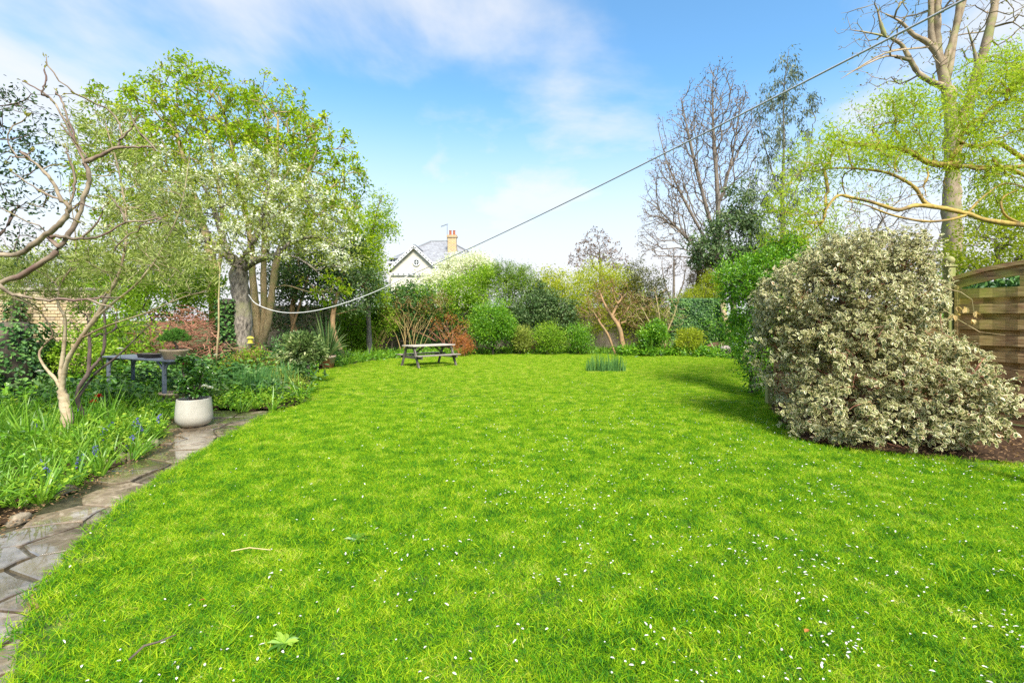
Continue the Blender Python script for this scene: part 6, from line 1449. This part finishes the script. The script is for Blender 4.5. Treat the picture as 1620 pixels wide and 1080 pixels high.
for px, py, lb_ in blu:
    yy = gy(py + 32); flower('bluebell', px, py, yy, lb_, m_bl, .03, 'blue flower spikes in the left bed', 'bell')
for px, py, Y, lb_ in ((62, 588, 7.5, 'white flower at the left, in front of the ivy mound'), (190, 552, 8.9, 'white flower beside the left end of the grey stand'), (341, 562, 11.5, 'white flower on the thin pale stem'), (381, 630, 9.6, 'left one of two white flowers between pot and mottled shrub'), (391, 628, 9.7, 'right one of two white flowers between pot and mottled shrub'), (337, 592, 9.4, 'pale flower under the white one, right of the grey stand')):
    flower('white_flower', px, py, Y, lb_, m_wh, .055, 'white flowers in the left bed', 'open')

# ---- things at the far right corner
m_stone2 = plain('pinkish_grey_stone', (.48, .38, .34), (.30, .24, .22), 14, .9, .6)
c = P(1147, 555, 20.9); rock('stone_ornament', (c[0], c[1], .26), (.24, .2, .17), 'rounded pinkish grey boulder on the ground cover by the leaning trunk', 'boulder', None, m_stone2, 44)
m_wp2 = plain('dirty_white_plastic', (.78, .78, .76), (.45, .45, .42), 9, .5)
c = P(1167, 532, 21.4); mb = MB(); mb.lathe([(.12, 0), (.22, .05), (.27, .25), (.26, .42), (.20, .6), (.12, .75), (.10, .82), (.0, .84)], 14, (c[0], c[1], .2), 1, .7)
o = mb.build('garden_ornament', m_wp2, None, smooth=True); tag(o, 'white shape half hidden between the leaning trunk and the bright hedge', 'garden ornament')
m_pl = plain('red_brown_plank', (.28, .14, .09), (.16, .09, .06), 10, .8)
for i in range(4):
    c = P(1131 + i * 2, 542 - i * 3, 21.3); mb = MB().box((c[0], c[1] + i * .03, .42 + i * .05), (.75 - .05 * i, .12, .035), rz=.1 * i - .1, M=Matrix.Rotation(R(4 - 3 * i), 4, 'Y'))
    o = mb.build('loose_plank', m_pl); tag(o, ('bottom', 'second', 'third', 'topmost')[i] + ' reddish plank of the low pile left of the leaning trunk', 'plank', 'planks piled by the leaning trunk')
MB_s = MB().box((P(1131, 0, 21.3)[0], 21.35, .2), (.5, .14, .40)); o = MB_s.build('log_support', bk_dark); tag(o, 'dark log block under the reddish planks', 'log')

# ---- bits on the lawn
m_chip = plain('bark_chip_brown', (.26, .15, .06), (.16, .09, .04), 20, .8)
m_straw = plain('straw', (.58, .46, .22), (.44, .33, .15), 20, .8)
o = MB().tube([G(366, 888) + [0, 0, .07], G(395, 886) + [0, 0, .085], G(428, 886) + [0, 0, .07]], [.004, .004, .003], 5).build('dry_stalk', m_straw); tag(o, 'short straw coloured stalk lying on the grass left of centre', 'stalk')
o = MB().tube([G(204, 1064) + [0, 0, .06], G(228, 1048) + [0, 0, .08], G(250, 1040) + [0, 0, .075], G(278, 1026) + [0, 0, .07]], [.005, .006, .005, .003], 5).build('fallen_twig', bk_dark); tag(o, 'dark brown twig lying on the grass at the bottom left', 'twig')
for i, (px, py) in enumerate(((50, 950), (56, 957), (44, 962))):
    o = MB().bar(G(px, py) + [0, 0, .035], G(px + 3, py + 16) + [0, 0, .04], .012, .006).build("bark_chip", m_chip); tag(o, ('thin', 'middle', 'lowest')[i] + ' tan bark chip on the pale flagstone at the lawn edge', 'bark chip', 'bark chips at the lawn edge')
for px, py, lb_ in ((1273, 1022, 'orange dead leaf on the grass near the bottom right'), (313, 971, 'small orange leaf on the grass at the lower left')):
    o = link('dead_leaf', leaves_mesh('dead_leaf', np.array([G(px, py) + [0, 0, .07]]), np.array([[1., .5, .2]]), .035, .022, 2, 'oval', np.array([.5])), lf_rust); tag(o, lb_, 'leaf', 'dead leaves on the lawn')
for px, py, lb_ in ((566, 862, 'flat leafed weed rosette in the middle of the grass left of centre'), (450, 1030, 'flat leafed weed rosette near the bottom edge')):
    c = G(px, py) + [0, 0, .04]; n = 12; a = np.arange(n) * 2.4; d = np.column_stack([np.cos(a), np.sin(a), np.full(n, .22)])
    o = link('weed_rosette', leaves_mesh('weed_rosette', np.tile(c, (n, 1)), d, rng.uniform(.06, .10, n), .028, 2, 'oval', rng.random(n)), lf_strap); tag(o, lb_, 'weed', 'weed rosettes in the lawn')
# withered leaves hanging in front of the fence
for px, py in ((1541, 505), (1549, 492), (1515, 484), (1530, 487), (1509, 497)):
    c = P(px, py, 5.9); n = 4; d = rng.normal(size=(n, 3)) * .35; d[:, 2] -= 1
    o = link('withered_leaf', leaves_mesh('withered_leaf', np.tile(c, (n, 1)) + rng.normal(size=(n, 3)) * .012, d, .075, .04, .2, 'oval', rng.random(n)), L_('withered', [(0, (.42, .28, .10)), (1, (.70, .52, .24))], .7, .3) if 'withered' not in bpy.data.materials else bpy.data.materials['withered'], ve)
MB().tube([P(1490, 455, 6.2), P(1520, 462, 6.0), P(1538, 474, 5.9), P(1542, 500, 5.9)], [.006, .005, .004, .003], 4).tube([P(1480, 480, 6.2), P(1515, 505, 6), P(1550, 525, 5.9), P(1590, 530, 5.6)], [.006, .005, .004, .003], 4).build('bare_shoot', bk_tan, ve)
